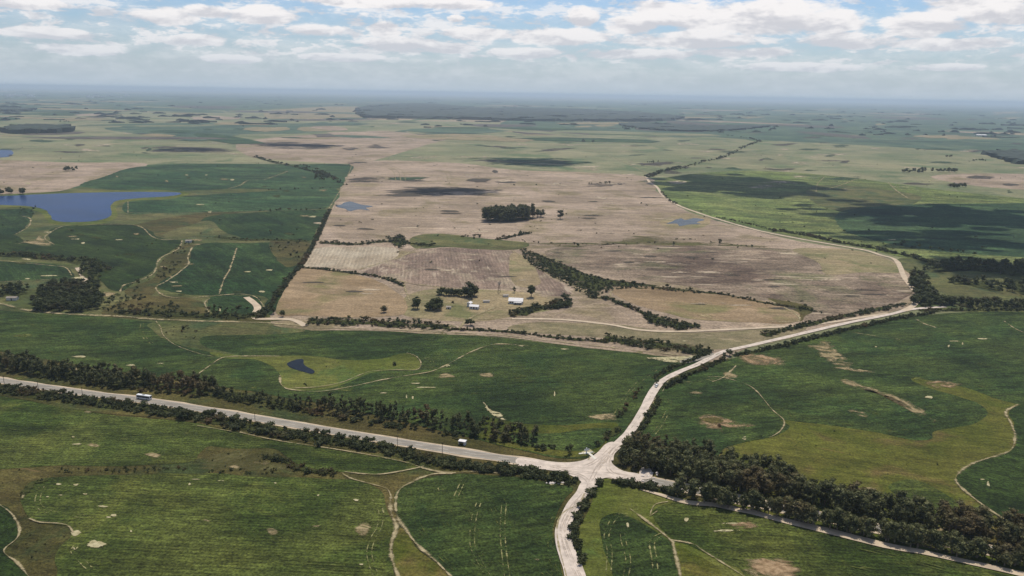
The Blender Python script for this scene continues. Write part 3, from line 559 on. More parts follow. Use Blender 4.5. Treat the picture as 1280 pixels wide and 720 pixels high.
# edge tracks and worn lines
ET = [([(490,625),(484,612),(465,606),(440,599),(428,592)],2), ([(430,591),(470,594),(505,589),(530,584)],2.5), ([(528,586),(560,592),(600,590),(640,595)],4), ([(565,593),(540,594),(514,604),(498,615),(494,630),(497,648),(506,661),(520,681),(545,703),(566,724)],3),
      ([(488,622),(488,640),(495,660),(489,682),(490,700),(499,724)],3.5), ([(-10,628),(0,632),(14,643),(24,660),(21,674),(5,690),(22,705),(38,725)],1.8), ([(37,649),(50,654),(82,657),(92,667)],1.8), ([(28,624),(33,610)],1.5),
       ([(788,637),(806,650),(838,676),(842,684),(850,722)],3), ([(838,676),(866,681),(880,690),(930,722)],2),
      ([(822,640),(812,646),(818,632),(835,628)],1.5), ([(1272,506),(1257,516),(1263,528),(1268,545),(1264,563),(1240,572),(1214,581),(1199,591),(1195,603),(1215,622),(1245,644),(1280,662)],3.5),
      ([(350,470),(352,482),(365,488),(400,490),(440,484),(480,475),(530,467),(545,463),(562,455),(590,440),(620,431),(660,433)],3), ([(366,486),(400,484),(430,478),(460,466),(490,463),(520,463),(526,455),(520,446),(508,442)],2),
      ([(244,471),(262,458),(278,448),(300,446),(335,446),(350,446)],2.5), ([(195,402),(201,410),(205,421),(222,433),(250,443),(278,448)],2), ([(300,541),(350,552),(430,564),(500,577),(528,586)],1.8), ([(246,533),(290,540)],1.4),
      ([(885,472),(905,473),(940,485),(965,513),(980,527),(975,540),(962,548)],2), ([(890,478),(905,472),(920,458)],2.5), ([(1065,416),(1090,420),(1125,425)],1.8), ([(1146,400),(1155,405),(1170,410)],3), ([(1255,402),(1270,412),(1290,420)],2.5),
      ([(60,307),(68,306),(60,302),(56,297),(62,292),(80,283),(120,281),(160,281),(178,285),(190,296),(205,300),(228,299)],3), ([(228,301),(222,312),(200,324),(192,342),(172,352),(155,357),(150,366)],4),
      ([(240,310),(235,322),(236,330),(225,340),(208,352),(195,360),(205,370),(232,373),(270,370),(300,368),(320,372),(330,384)],3), ([(296,310),(288,335),(280,350),(274,368)],3), ([(262,374),(256,380),(262,392)],2.5),
      ([(26,270),(38,274),(35,284),(20,293)],3), ([(0,326),(60,332),(82,335),(90,345)],2.5), ([(0,353),(60,350),(92,349)],2), ([(440,206),(434,222),(424,240),(406,270),(398,290)],3), ([(160,266),(160,252)],2), ([(160,266),(220,267),(330,264),(405,262)],2.5),
      ([(450,337),(480,328),(500,322),(518,313),(530,309)],4), ([(452,342),(480,346),(510,354),(545,359)],4), ([(505,355),(508,366),(512,376)],3), ([(640,314),(655,322),(665,332),(690,345),(712,355),(722,362),(735,368)],4),
      ([(767,362),(763,370),(780,377)],3), ([(960,375),(990,390),(1000,400),(985,403),(940,402)],3), ([(1018,320),(1028,335),(1036,345)],2), ([(1028,341),(1080,341),(1115,340)],2), ([(440,230),(640,238),(808,232)],2), ([(560,204),(640,213),(740,214),(808,222)],3),
      ([(370,415),(420,413),(480,414),(545,418),(600,421),(700,431),(845,447)],1.5), ([(820,497),(812,512),(800,530)],1.6), ([(828,490),(836,476),(848,470)],1.6), ([(905,442),(960,430),(1000,420)],1.5),
      ([(735,576),(738,571),(744,566)],1.2), ([(730,618),(722,632),(706,640),(697,655),(698,680),(708,722)],1.4), ([(1020,240),(1022,230),(1030,222)],4), ([(1028,238),(1050,232),(1070,224)],5), ([(1110,228),(1120,238),(1135,248)],5), ([(700,180),(760,195),(808,216)],6),
      ([(1030,160),(1060,158),(1110,160)],6), ([(1180,173),(1220,170),(1245,172)],8), ([(480,205),(520,202),(545,195)],6), ([(330,225),(310,226),(300,232),(285,236)],5), ([(330,225),(350,218),(360,214)],5)]
for pts, wd in ET: ribbon('edge_track', pts, wd * (0.8 if max(q[1] for q in pts) < 420 else 0.6), M_path, 7.4, wob=0.9, step=5)
area('edge_track', [(800,612),(850,625),(900,631),(960,643),(1060,668),(1170,693),(1280,716),(1400,742),(1400,747),(1280,722),(1170,699),(1060,675),(960,649),(900,636),(850,630)], M_dirt2, 7.3, label='pale bare strip along the foot of the dark tree belt')
area('bare_ground', [(850,452),(884,443),(892,444),(876,450),(858,455)], M_asph, 7.3, label='grey bare strip beside the road fork')
# paired wheel marks
WT = [[(52,610),(47,625),(50,635),(65,642),(85,645)], [(95,646),(108,648),(114,656),(110,664)], [(96,683),(92,690),(100,700),(112,712)], [(468,625),(476,640),(474,660),(466,675),(462,695),(470,722)], [(760,722),(762,690),(758,672),(764,655),(772,646),(785,645)],
      [(820,722),(818,700),(815,680),(822,672),(832,668)], [(782,722),(785,700),(780,680),(778,668)], [(598,630),(592,650),(590,680),(598,700),(610,722)], [(630,630),(628,670),(634,722)], [(768,522),(780,500),(795,482),(810,470),(822,461)], [(800,560),(820,540),(832,520),(838,500)],
      [(549,603),(552,616)], [(580,600),(570,622)], [(178,405),(177,415),(182,424),(190,430)], [(532,448),(540,452),(538,462)], [(840,480),(870,478),(900,474)], [(920,475),(940,500),(970,520)], [(980,500),(990,520),(1000,545),(990,560)], [(960,470),(1000,480),(1050,500),(1100,520)],
      [(665,440),(700,445),(780,452)], [(400,600),(420,604),(450,612),(470,625)], [(700,640),(690,655),(688,680),(694,722)], [(850,640),(920,650),(1000,668),(1100,692),(1200,718)], [(1010,520),(1060,532),(1110,540),(1160,536)], [(60,600),(150,597),(260,596),(380,601)],
      [(30,560),(100,570),(200,566),(250,550),(290,545)], [(250,420),(300,424),(400,428),(500,424),(600,430)], [(60,440),(120,452),(200,460),(240,466)], [(820,440),(860,436),(890,436)]]
for i, pts in enumerate(WT):
    for s in (-1.1, 1.1): ribbon('wheel_track', pts, 1.1, M_wheel if i < 16 else M_wheelf, 7.6, wob=0.4, offs=s, step=4)
# contour passes inside the near fields
FT = [[(120,610+j*9),(200,607+j*9),(300,610+j*9),(420,616+j*9),(470,630+j*8)] for j in range(12)] + [[(510+j*16,612),(520+j*17,650),(545+j*17,690),(590+j*18,730)] for j in range(8)] + \
     [[(840,655+j*12),(920,662+j*13),(1000,680+j*14),(1120,705+j*15),(1220,730+j*15)] for j in range(5)] + [[(10,505+j*11),(120,520+j*10),(240,532+j*8),(330,552+j*4)] for j in range(6)] + \
     [[(420,500+j*-9),(520,505-j*9),(620,500-j*8),(720,500-j*7),(770,490-j*6)] for j in range(6)] + [[(900,470+j*12),(980,480+j*11),(1040,500+j*9),(1100,520+j*6)] for j in range(4)] + \
     [[(1000,430+j*8),(1100,428+j*9),(1200,450+j*7),(1290,470+j*8)] for j in range(5)]
for pts in FT:
    if random.random() < 0.3: continue
    for s in (-1.0, 1.0): ribbon('wheel_track', pts, 0.9, M_wheelf, 7.2, wob=0.4, offs=s, step=6)
for pts, (dx, dy), k in [([(468,205),(490,213),(495,226)], (6,0), 3), ([(540,212),(556,216),(560,226)], (5,0), 2)]:
    for j in range(k): ribbon('wheel_track', [(a + dx * j, b + dy * j) for a, b in pts], 2.5, M_path, 7.2)
# earth-brown streaks in the stubble
for (a, b) in [((690,320),(1000,330)), ((800,335),(1120,360)), ((900,350),(1120,375)), ((700,318),(980,322)), ((780,328),(1060,345)), ((860,340),(1120,358)), ((950,352),(1130,372)), ((480,335),(690,350)), ((500,325),(640,330)), ((790,375),(960,390)), ((390,350),(480,380)), ((420,282),(600,290)), ((700,290),(900,296)), ((660,250),(800,252)), ((460,222),(640,228)), ((440,270),(600,268)), ((700,268),(820,272))]:
    for k in range(7):
        t = random.random(); u = a[0] + (b[0] - a[0]) * t + random.uniform(-30, 30); v = a[1] + (b[1] - a[1]) * t + random.uniform(-5, 5); L = random.uniform(14, 50)
        area('bare_patch', [(u - L / 2, v), (u - L / 6, v - random.uniform(0.5, 2)), (u + L / 3, v - 0.8), (u + L / 2, v + 0.8), (u, v + random.uniform(0.8, 2))], random.choice([M_palep, M_palep, M_streak_shade]), 6.2 + k * 0.1, jit=2)

# ------------------------------------------------------------------ plants
def ico(sub=1):
    t = (1 + 5 ** 0.5) / 2
    v = [(-1, t, 0), (1, t, 0), (-1, -t, 0), (1, -t, 0), (0, -1, t), (0, 1, t), (0, -1, -t), (0, 1, -t), (t, 0, -1), (t, 0, 1), (-t, 0, -1), (-t, 0, 1)]
    f = [(0, 11, 5), (0, 5, 1), (0, 1, 7), (0, 7, 10), (0, 10, 11), (1, 5, 9), (5, 11, 4), (11, 10, 2), (10, 7, 6), (7, 1, 8), (3, 9, 4), (3, 4, 2), (3, 2, 6), (3, 6, 8), (3, 8, 9), (4, 9, 5), (2, 4, 11), (6, 2, 10), (8, 6, 7), (9, 8, 1)]
    v = [np.array(p) / np.linalg.norm(p) for p in v]
    for _ in range(sub):
        nf = []; cache = {}
        def mid(a, b):
            k = (min(a, b), max(a, b))
            if k not in cache:
                m = v[a] + v[b]; v.append(m / np.linalg.norm(m)); cache[k] = len(v) - 1
            return cache[k]
        for a, b, c in f:
            x, y, z = mid(a, b), mid(b, c), mid(c, a); nf += [(a, x, z), (b, y, x), (c, z, y), (x, y, z)]
        f = nf
    return np.array(v), f
ICO0, ICO1 = ico(0), ico(1)
def crown_geo(r, lobes, leaves, leaf, seed):
    """lobes: (x,y,z,rx,rz) clumps; leaf cards over and inside them plus a rough dark core"""
    g = np.random.default_rng(seed); V = []; Fc = []
    tot = sum(l[3] ** 2 for l in lobes)
    for (x, y, z, rx, rz) in lobes:
        iv, jf = ICO0; k = len(V)
        vv = iv * np.array([rx, rx, rz]) * 0.72 * g.uniform(0.75, 1.2, (len(iv), 1)) + np.array([x, y, z])
        V += [tuple(p) for p in vv]; Fc += [tuple(k + i for i in t) for t in jf]
        nl = int(leaves * rx ** 2 / tot)
        for _ in range(nl):
            d = g.normal(size=3); d /= np.linalg.norm(d)
            if d[2] < -0.5: d[2] *= -0.6
            rr = g.uniform(0.62, 1.28)
            c = np.array([x, y, z]) + d * np.array([rx, rx, rz]) * rr
            nn = d + g.normal(size=3) * 0.55; nn /= np.linalg.norm(nn)
            a = np.cross(nn, g.normal(size=3)); a /= np.linalg.norm(a); b = np.cross(nn, a)
            s = leaf * g.uniform(0.6, 1.3); k = len(V)
            bend = nn * s * 0.25
            V += [tuple(c - a * s), tuple(c - b * s * 0.7 + bend), tuple(c + a * s), tuple(c + b * s * 0.8 - bend)]
            Fc += [(k, k + 1, k + 2, k + 3)]
    return V, Fc
def trunk_geo(h, r0, r1, bend, limbs, seed):
    g = np.random.default_rng(seed); V = []; Fc = []
    def tube(p, q, ra, rb, n=6):
        p = Vector(p); q = Vector(q); d = (q - p).normalized(); a = d.orthogonal().normalized(); b = d.cross(a); k = len(V)
        for c, r in ((p, ra), (q, rb)):
            for i in range(n):
                t = 2 * math.pi * i / n; V.append(tuple(c + a * r * math.cos(t) + b * r * math.sin(t)))
        for i in range(n): Fc.append((k + i, k + (i + 1) % n, k + n + (i + 1) % n, k + n + i))
    m = (bend * 0.4, bend * 0.2, h * 0.5); t = (bend, bend * 0.3, h)
    tube((0, 0, -0.3), m, r0, (r0 + r1) / 2); tube(m, t, (r0 + r1) / 2, r1)
    for _ in range(limbs):
        a = g.uniform(0, 6.28); z = g.uniform(0.4, 0.9) * h; L = h * g.uniform(0.25, 0.4)
        s = (bend * z / h, bend * 0.3 * z / h, z); tube(s, (s[0] + math.cos(a) * L * 0.7, s[1] + math.sin(a) * L * 0.7, z + L * 0.7), r1 * 0.9, r1 * 0.35, 4)
    return V, Fc
def mk_mesh(name, geo, mat):
    me = bpy.data.meshes.new(name); me.from_pydata(geo[0], [], geo[1]); me.materials.append(mat); me.update(); return me
PROTO = {'eucalyptus_tree': [], 'broadleaf_tree': [], 'shrub': []}
def proto(kind, seed):
    g = np.random.default_rng(seed)
    if kind == 'eucalyptus_tree':       # nominal height 16
        h = 16; L = []
        for _ in range(12):
            z = g.uniform(4.0, 14.4); a = g.uniform(0, 6.28); rr = g.uniform(0.4, 3.2) * (1.05 - (z - 5) / 14)
            s = g.uniform(1.5, 2.5) * (1.15 - (z - 5) / 24); s *= g.uniform(0.6, 1.15); L.append((rr * math.cos(a), rr * math.sin(a), z, s, s * g.uniform(0.6, 1.2)))
        full = crown_geo(1, L, 420, 0.55, seed); low = crown_geo(1, L[:7], 110, 0.85, seed); tr = trunk_geo(11.5, 0.36, 0.16, g.uniform(-0.8, 0.8), 5, seed); mat = L_euc
    elif kind == 'broadleaf_tree':      # nominal height 10
        L = []
        for _ in range(9):
            z = g.uniform(2.8, 8.2); a = g.uniform(0, 6.28); rr = g.uniform(0.5, 3.0) * (1.1 - abs(z - 4.5) / 6)
            s = g.uniform(1.3, 2.3); L.append((rr * math.cos(a), rr * math.sin(a), z, s, s * 0.8))
        full = crown_geo(1, L, 300, 0.50, seed); low = crown_geo(1, L[:7], 60, 0.95, seed); tr = trunk_geo(5.5, 0.34, 0.18, g.uniform(-0.5, 0.5), 4, seed); mat = L_brd
    else:                               # shrub, nominal height 3
        L = []
        for _ in range(5):
            a = g.uniform(0, 6.28); rr = g.uniform(0.0, 1.6); s = g.uniform(0.7, 1.3)
            L.append((rr * math.cos(a), rr * math.sin(a), g.uniform(0.6, 2.0), s, s * 0.8))
        full = crown_geo(1, L, 110, 0.36, seed); low = crown_geo(1, L[:4], 30, 0.6, seed); tr = trunk_geo(1.6, 0.12, 0.06, 0.2, 3, seed); mat = L_shr
    PROTO[kind].append(dict(crown=mk_mesh(kind + '_crown', full, mat), trunk=mk_mesh(kind + '_trunk', tr, M_bark), low=low, mat=mat))
for k in PROTO:
    for s in range(10): proto(k, 100 + s * 13)
NOM = {'eucalyptus_tree': 16.0, 'broadleaf_tree': 10.0, 'shrub': 3.0}
PL = []      # every plant: kind, x, y, height, label, group
def plant(kind, p, h, label, group=None):
    if kind == 'shrub' and group: h *= random.choice((0.55, 0.7, 0.8, 0.95))
    PL.append((kind, p.x, p.y, h, label, group))
def along(kind, px, spacing, width, hr, label, group, offs=0.0, gap=0.0, W=None):
    W = W or wline(px); L = 0
    if ((kind == 'shrub' and spacing < 7) or width > 11) and not gap:
        dw = dense(W, 6)
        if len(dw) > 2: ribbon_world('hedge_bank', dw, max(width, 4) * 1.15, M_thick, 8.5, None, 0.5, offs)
    for a, b in zip(W, W[1:]):
        d = b - a; ln = d.length
        if ln < 1e-6: continue
        d.normalize(); nn = Vector((-d.y, d.x, 0)); k = ln / spacing * (2.6 if (kind == 'shrub' and spacing < 9) else (1.6 if width > 11 else 1.0))
        cnt = int(k) + (1 if random.random() < k - int(k) else 0)
        for _ in range(cnt):
            p = a + d * random.uniform(0, ln) + nn * (offs + random.uniform(-width / 2, width / 2))
            if gap and mnoise(Vector((p.x / 22, p.y / 22, 7.7))) < gap - 0.5: continue
            plant(kind, p, random.uniform(*hr), label, group)
def inside(px, poly):
    x, y = px; c = False; j = len(poly) - 1
    for i in range(len(poly)):
        if (poly[i][1] > y) != (poly[j][1] > y) and x < (poly[j][0] - poly[i][0]) * (y - poly[i][1]) / (poly[j][1] - poly[i][1]) + poly[i][0]: c = not c
        j = i
    return c
def fill(kind, px, spacing, hr, label, group, thin=1.0):
    W = [P(*p) for p in smooth_line(px, True, 3)]; xs = [p.x for p in W]; ys = [p.y for p in W]; poly = [(p.x, p.y) for p in W]
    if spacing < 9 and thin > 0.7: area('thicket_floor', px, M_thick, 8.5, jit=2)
    x = min(xs)
    while x < max(xs):
        y = min(ys)
        while y < max(ys):
            q = (x + random.uniform(-.5, .5) * spacing, y + random.uniform(-.5, .5) * spacing)
            if random.random() < thin and inside(q, poly): plant(kind, Vector((q[0], q[1], 0)), random.uniform(*hr), label, group)
            y += spacing
        x += spacing
# --- the dark belt along the highway right of the junction
HWW = wline(HW_PX)
def seg(u0, u1): return [P(*p) for p in smooth_line(HW_PX, False, 6) if u0 <= p[0] <= u1]
for off, lab in ((10, 'dark eucalyptus in the first row beyond the highway right of the junction'), (15.5, 'dark eucalyptus mid belt beyond the highway, right of the junction'), (21, 'dark eucalyptus on the outer belt edge against the olive grass')):
    along('eucalyptus_tree', None, 2.0, 6.5, (7.5, 13.5), lab, lab.replace('dark eucalyptus', 'eucalyptus trees'), offs=off, W=seg(800, 1420))
fill('eucalyptus_tree', [(768,572),(776,560),(800,556),(840,562),(900,572),(960,588),(1000,605),(930,605),(860,595),(820,590),(790,584),(775,580)], 4.3, (8, 12), 'dark eucalyptus in the wood at the upper right junction corner', 'eucalyptus trees in the wood at the junction corner')
along('eucalyptus_tree', None, 2.0, 4.5, (7, 12.5), 'dark eucalyptus in the front row above the pale field edge', 'eucalyptus trees in the front row of the right belt', offs=-9.5, W=seg(838, 1400))
along('eucalyptus_tree', None, 2.4, 4, (7, 11.5), 'dark eucalyptus between the front row and the highway', 'eucalyptus trees between the front row and the highway', offs=-7.5, W=seg(880, 1400))
along('shrub', None, 3.0, 3, (3, 5), 'low bush along the lower edge of the highway right of the junction', 'bushes beside the highway right of the junction', offs=-8.5, W=seg(762, 850))
along('shrub', [(752,604),(744,614),(735,628),(726,642),(721,656),(719,672),(722,688),(729,706)], 3.2, 3.0, (1.8, 3.6), 'low bush on the right bank of the gravel road', 'bushes on the right bank of the gravel road', gap=0.3)
# --- north side of the highway, left of the junction
T = 'dark tree in the belt along the far side of the highway, left of the bus'
along('eucalyptus_tree', [(-40,462),(0,468),(60,477),(120,487),(180,492),(250,500)], 1.5, 17, (6, 12), T, 'trees along the far side of the highway', offs=14)
T = 'dark tree in the highway belt between the bus and the small meadow pond'
along('eucalyptus_tree', [(250,502),(320,512),(380,520)], 1.9, 13, (4, 8), T, 'trees of the highway belt below the pond', offs=12)
T = 'dark tree in the highway belt below the middle of the green field'
along('eucalyptus_tree', [(385,520),(440,527),(520,540),(600,553),(660,564)], 1.7, 16, (5.5, 10.5), T, 'trees of the highway belt toward the junction', offs=13, gap=0.12)
along('shrub', [(0,470),(120,489),(250,503),(400,526),(560,552),(690,572)], 4.0, 8, (2, 4), 'bush at the foot of the tree belt on the far side of the highway', 'bushes under the highway belt', offs=9, gap=0.3)
# --- south side
along('shrub', [(-30,484),(60,497),(120,505),(200,516),(262,526),(330,540),(430,556),(500,569),(528,578)], 1.9, 11, (2.2, 4.6), 'bush in the hedge between highway and near field', 'bushes of the hedge on the near side of the highway', offs=1.5)
for u_ in (229, 236): plant('broadleaf_tree', P(u_, 524), 7.5 if u_ == 229 else 6, 'taller tree standing out of the near highway hedge, right of the bus', 'taller trees right of the bus')
along('broadleaf_tree', [(10,490),(90,503)], 14, 4, (4, 6), 'small tree rising from the near highway hedge at far left', 'small trees in the near highway hedge')
along('shrub', [(532,577),(580,583),(640,591),(700,600),(716,605)], 1.9, 8, (2.4, 5.0), 'bush in the thick hedge below the highway just left of the junction', 'bushes of the hedge left of the junction')
along('shrub', [(768,562),(776,550),(790,532),(803,512),(812,497)], 3.2, 3, (2, 3.6), 'bush on the right side of the gravel road above the junction', 'bushes on the right of the gravel road above the junction', offs=-7)
along('shrub', [(762,562),(776,543),(790,524),(802,505),(815,488)], 5, 3, (1.5, 3), 'bush on the left side of the gravel road above the junction', 'bushes on the left of the gravel road above the junction', offs=8, gap=0.3)
fill('shrub', [(752,556),(768,548),(778,536),(770,534),(752,545)], 5, (2, 4), 'bush in the corner field edge above the junction', 'bushes in the corner above the junction', 0.8)
along('shrub', [(824,483),(850,468),(880,456),(898,447)], 3.2, 3, (2, 4), 'dark bush right beside the gravel road at its bend', 'dark bushes beside the bend of the gravel road', offs=-5.5)
along('shrub', [(826,476),(850,463),(880,450),(890,446)], 3.6, 3, (2, 4), 'dark bush on the upper side of the gravel road bend', 'dark bushes above the gravel road bend', offs=6)
plant('broadleaf_tree', P(912,445), 6.5, 'round dark tree at the fork of the gravel roads')
plant('broadleaf_tree', P(905,447), 4.5, 'smaller dark tree left of the round one at the fork')
along('shrub', [(910,442),(960,432),(1010,420),(1060,408),(1110,397),(1160,389)], 3.0, 5, (2, 4.2), 'bush in the dark hedge on the near side of the straight gravel road', 'bushes of the hedge below the straight gravel road', offs=-7)
along('shrub', [(960,422),(1010,409),(1060,398),(1110,388),(1135,382)], 3.2, 9, (2, 4), 'brown-green bush in the hedge above the straight gravel road', 'bushes of the hedge above the straight gravel road', offs=5)
# hedges of the middle distance
along('shrub', [(385,404),(430,404),(480,406),(545,411),(562,411)], 2.6, 22, (2.5, 4.6), 'bush in the broad hedge left below the farmstead', 'bushes of the broad hedge left below the farmstead', offs=3)
along('shrub', [(560,414),(620,416),(700,425),(760,430)], 4.0, 5, (2, 3.6), 'bush in the thin hedge straight below the farmstead', 'bushes of the thin hedge below the farmstead', offs=4)
along('shrub', [(755,423),(800,430),(850,436),(890,440)], 2.4, 20, (2.5, 4.8), 'bush in the broad hedge leading to the road fork', 'bushes of the broad hedge at the road fork')
along('shrub', [(135,394),(200,398),(260,400),(320,402)], 3.2, 14, (2, 4.5), 'bush beside the dirt road at the left', 'bushes beside the dirt road at the left', offs=12)
along('shrub', [(326,398),(336,384),(350,365),(365,345),(378,330),(392,305),(400,290),(412,262)], 4.2, 6, (2, 5), 'bush in the hedge dividing the valley from the tan fields', 'bushes of the hedge between valley and tan fields')
along('broadleaf_tree', [(330,395),(342,391),(356,397)], 6, 10, (5, 7), 'dark tree at the corner of the dirt road', 'dark trees at the corner of the dirt road')
along('shrub', [(372,335),(400,337),(440,342),(470,346),(490,352),(505,358)], 5, 3, (2, 4.5), 'bush in the hedge above the tan field left of the farmstead', 'bushes above the tan field')
along('shrub', [(400,303),(440,306),(480,302),(500,303),(540,308)], 4, 14, (2, 5), 'bush in the hedge beyond the pale mown strips', 'bushes beyond the pale strips')
fill('shrub', [(485,298),(505,296),(510,304),(500,312),(490,306)], 6, (3, 6), 'bush in the clump above the pale strips', 'bushes in the clump above the strips', 0.8)
fill('shrub', [(650,311),(672,318),(702,330),(740,345),(790,354),(830,359),(868,363),(866,367),(800,361),(764,364),(747,372),(728,368),(704,354),(680,341),(660,328)], 4.2, (2, 4.5), 'leafy bush in the green streamside thicket inside the loop', 'bushes of the streamside thicket', 0.8)
along('shrub', [(866,366),(900,368),(960,380),(1000,386),(1030,392)], 5, 5, (2, 4), 'bush along the thin stream between the stubble fields', 'bushes along the thin stream')
along('shrub', [(735,372),(760,374),(790,386),(806,392)], 4.5, 7, (2, 5), 'bush along the stream above the farm road', 'bushes along the lower stream')
fill('shrub', [(804,391),(830,398),(870,406),(878,411),(840,412),(812,404)], 5.0, (3, 6), 'bush in the dense clump where the stream meets the farm road', 'bushes of the clump by the farm road')
fill('shrub', [(975,378),(1005,376),(1022,380),(1010,394),(1002,392)], 10, (2, 4), 'bush in the weedy corner below the stubble', 'bushes in the weedy corner', 0.5)
fill('shrub', [(632,393),(650,386),(690,378),(714,377),(712,384),(680,388),(650,396)], 5.0, (3, 6), 'bush in the dark clump right below the white farmhouse', 'bushes of the clump below the farmhouse')
along('shrub', [(640,300),(680,304),(740,306),(800,304),(860,300),(900,305),(960,310)], 14, 8, (2, 4), 'scattered bush on the fence line above the stubble field', 'bushes on the fence line', gap=0.3)
fill('shrub', [(575,296),(595,294),(600,297),(590,299)], 9, (3, 5), 'bush in the dark group beside the green strip', 'bushes beside the green strip')
along('shrub', [(622,300),(645,295),(662,292)], 6, 8, (3, 6), 'bush in the short slanting row below the eucalyptus grove', 'bushes in the slanting row')
along('shrub', [(960,289),(1000,295),(1040,304),(1085,312),(1130,322),(1150,328)], 4.2, 10, (2.5, 6), 'dark bush on the far side of the loop road', 'bushes along the far side of the loop road', offs=12)
along('shrub', [(822,240),(830,250),(840,256)], 9, 5, (3, 7), 'dark bush beside the loop road near its top', 'bushes at the top of the loop road', offs=8)
along('shrub', [(890,272),(940,283),(960,290)], 7, 6, (2, 4), 'bush beside the loop road by the bright field', 'bushes by the bright field', offs=10)
along('shrub', [(180,370),(150,376),(140,385),(200,384),(240,388),(330,392)], 4.2, 26, (2, 4.5), 'bush in the rough ground of the left valley', 'bushes in the left valley', gap=0.25)
along('shrub', [(155,366),(180,352),(200,345),(215,328),(232,310),(245,300)], 8, 22, (1.5, 3.5), 'small bush in the dry gully of the left valley', 'bushes in the dry gully', gap=0.3)
along('shrub', [(0,318),(60,322),(110,328),(125,340)], 4.0, 22, (3, 6), 'dark bush in the hedge below the lake field', 'bushes below the lake field')
along('shrub', [(375,205),(400,215),(432,232)], 14, 10, (3, 7), 'bush in the slanting hedge across the far green field', 'bushes of the slanting far hedge')
fill('broadleaf_tree', [(392,224),(400,216),(412,218),(410,226)], 12, (6, 10), 'tree in the round clump on the far green field', 'trees in the round clump on the far green field')
along('shrub', [(325,238),(420,235)], 16, 6, (3, 6), 'bush of the far field boundary', 'bushes of the far field boundary')
along('shrub', [(325,264),(400,262)], 11, 6, (3, 6), 'bush of the second far field boundary', 'bushes of the second far boundary')
along('shrub', [(385,302),(340,300),(300,300),(270,296)], 9, 14, (2, 4), 'bush in the rough strip between the valley fields', 'bushes between the valley fields')
fill('shrub', [(335,310),(345,302),(385,305),(375,325),(360,322)], 11, (2, 4), 'bush in the brushy corner of the valley', 'bushes in the brushy corner', 0.7)
fill('shrub', [(20,262),(45,258),(48,266),(30,270)], 14, (2, 4), 'bush on the lake shore', 'bushes on the lake shore', 0.8)
along('shrub', [(60,600),(40,606),(30,620)], 6, 3, (1, 1.8), 'tiny bush at the corner of the lower left field', 'tiny bushes at the lower left field')
along('shrub', [(70,589),(160,588),(240,588),(340,590),(420,594)], 4.5, 6, (0.8, 2), 'small bush in the grassy strip between the two near fields', 'small bushes between the near fields', gap=0.25)
along('shrub', [(330,572),(352,576),(380,588),(420,592)], 2.4, 5, (1.2, 3), 'bush on the right side of the brown mound', 'bushes beside the brown mound')
fill('shrub', [(0,590),(40,590),(28,640),(20,640),(10,632),(0,625)], 7, (0.5, 1.3), 'tussock bush in the brown corner', 'tussocks in the brown corner', 0.5)
fill('shrub', [(25,650),(60,660),(85,665),(70,690),(40,715),(30,700),(12,690),(26,675)], 5, (0.5, 1.3), 'low tussock bush in the brown hollow at lower left', 'tussocks in the brown hollow', 0.5)
fill('shrub', [(250,566),(330,566),(360,585),(250,590)], 7, (0.5, 1.2), 'tussock on the brown mound', 'tussocks on the brown mound', 0.5)
fill('shrub', [(880,585),(980,535),(1100,550),(1240,580),(1190,600),(1200,630),(1080,610),(960,590)], 14, (0.4, 1.3), 'low tussock in the olive grass hollow', 'tussocks in the olive hollow', 0.35)
fill('shrub', [(385,452),(420,453),(430,458),(400,460)], 12, (1, 2.4), 'dark bush on the meadow right of the pond', 'dark bushes right of the pond', 0.4)
fill('shrub', [(380,478),(400,479),(398,484),(384,484)], 5, (1, 2), 'small dark bush on the meadow below the pond', 'small bushes below the pond', 0.6)
fill('shrub', [(200,406),(250,410),(256,425),(225,428),(208,418)], 8, (1, 2.4), 'bush in the rough hollow below the dirt road', 'bushes in the rough hollow', 0.5)
plant('shrub', P(494,457), 3.0, 'lone dark bush near the tip of the pond meadow')
plant('shrub', P(229,412), 3.4, 'lone rounder bush in the rough hollow below the dirt road')
# woods
fill('broadleaf_tree', [(42,388),(46,372),(62,358),(100,356),(124,366),(126,384),(118,390),(80,391)], 6.6, (7, 10), 'dark tree in the square wood at the left', 'trees of the square wood at the left')
fill('broadleaf_tree', [(-60,366),(0,362),(20,358),(40,362),(40,368),(0,372),(-60,374)], 8, (6, 9), 'tree in the small wood at the left edge', 'trees of the wood at the left edge', 0.85)
fill('broadleaf_tree', [(98,340),(118,332),(126,345),(124,360),(112,358)], 8, (5, 8), 'tree beside the short orange track at left', 'trees beside the orange track', 0.8)
fill('broadleaf_tree', [(1136,352),(1150,345),(1162,360),(1172,378),(1160,386),(1148,376)], 8, (7, 11), 'dark tree in the wood beside the tip of the loop road', 'trees beside the tip of the loop road')
along('broadleaf_tree', [(1150,384),(1180,383),(1220,384),(1280,387),(1340,390)], 3.2, 20, (5, 11), 'tree in the ragged row behind the end of the gravel road', 'trees of the ragged row at right', gap=0.1, offs=6)
along('shrub', [(1150,389),(1200,388),(1280,388),(1340,390)], 4, 8, (2, 4), 'bush below the ragged tree row at right', 'bushes below the ragged row')
fill('broadleaf_tree', [(1140,342),(1160,334),(1200,328),(1250,330),(1340,332),(1340,350),(1280,348),(1250,343),(1190,337),(1160,340)], 8.5, (7, 11), 'tree in the shaded wood beyond the loop road', 'trees of the shaded wood beyond the loop', 0.85)
fill('broadleaf_tree', [(1190,350),(1230,352),(1256,362),(1250,366),(1215,358),(1190,354)], 8, (6, 9), 'tree in the shaded strip behind the small pasture at right', 'trees of the shaded strip at right', 0.9)
fill('broadleaf_tree', [(1250,352),(1340,352),(1340,374),(1290,372),(1262,366)], 8, (6, 9), 'tree in the dark wood at the right edge', 'trees of the wood at the right edge', 0.9)
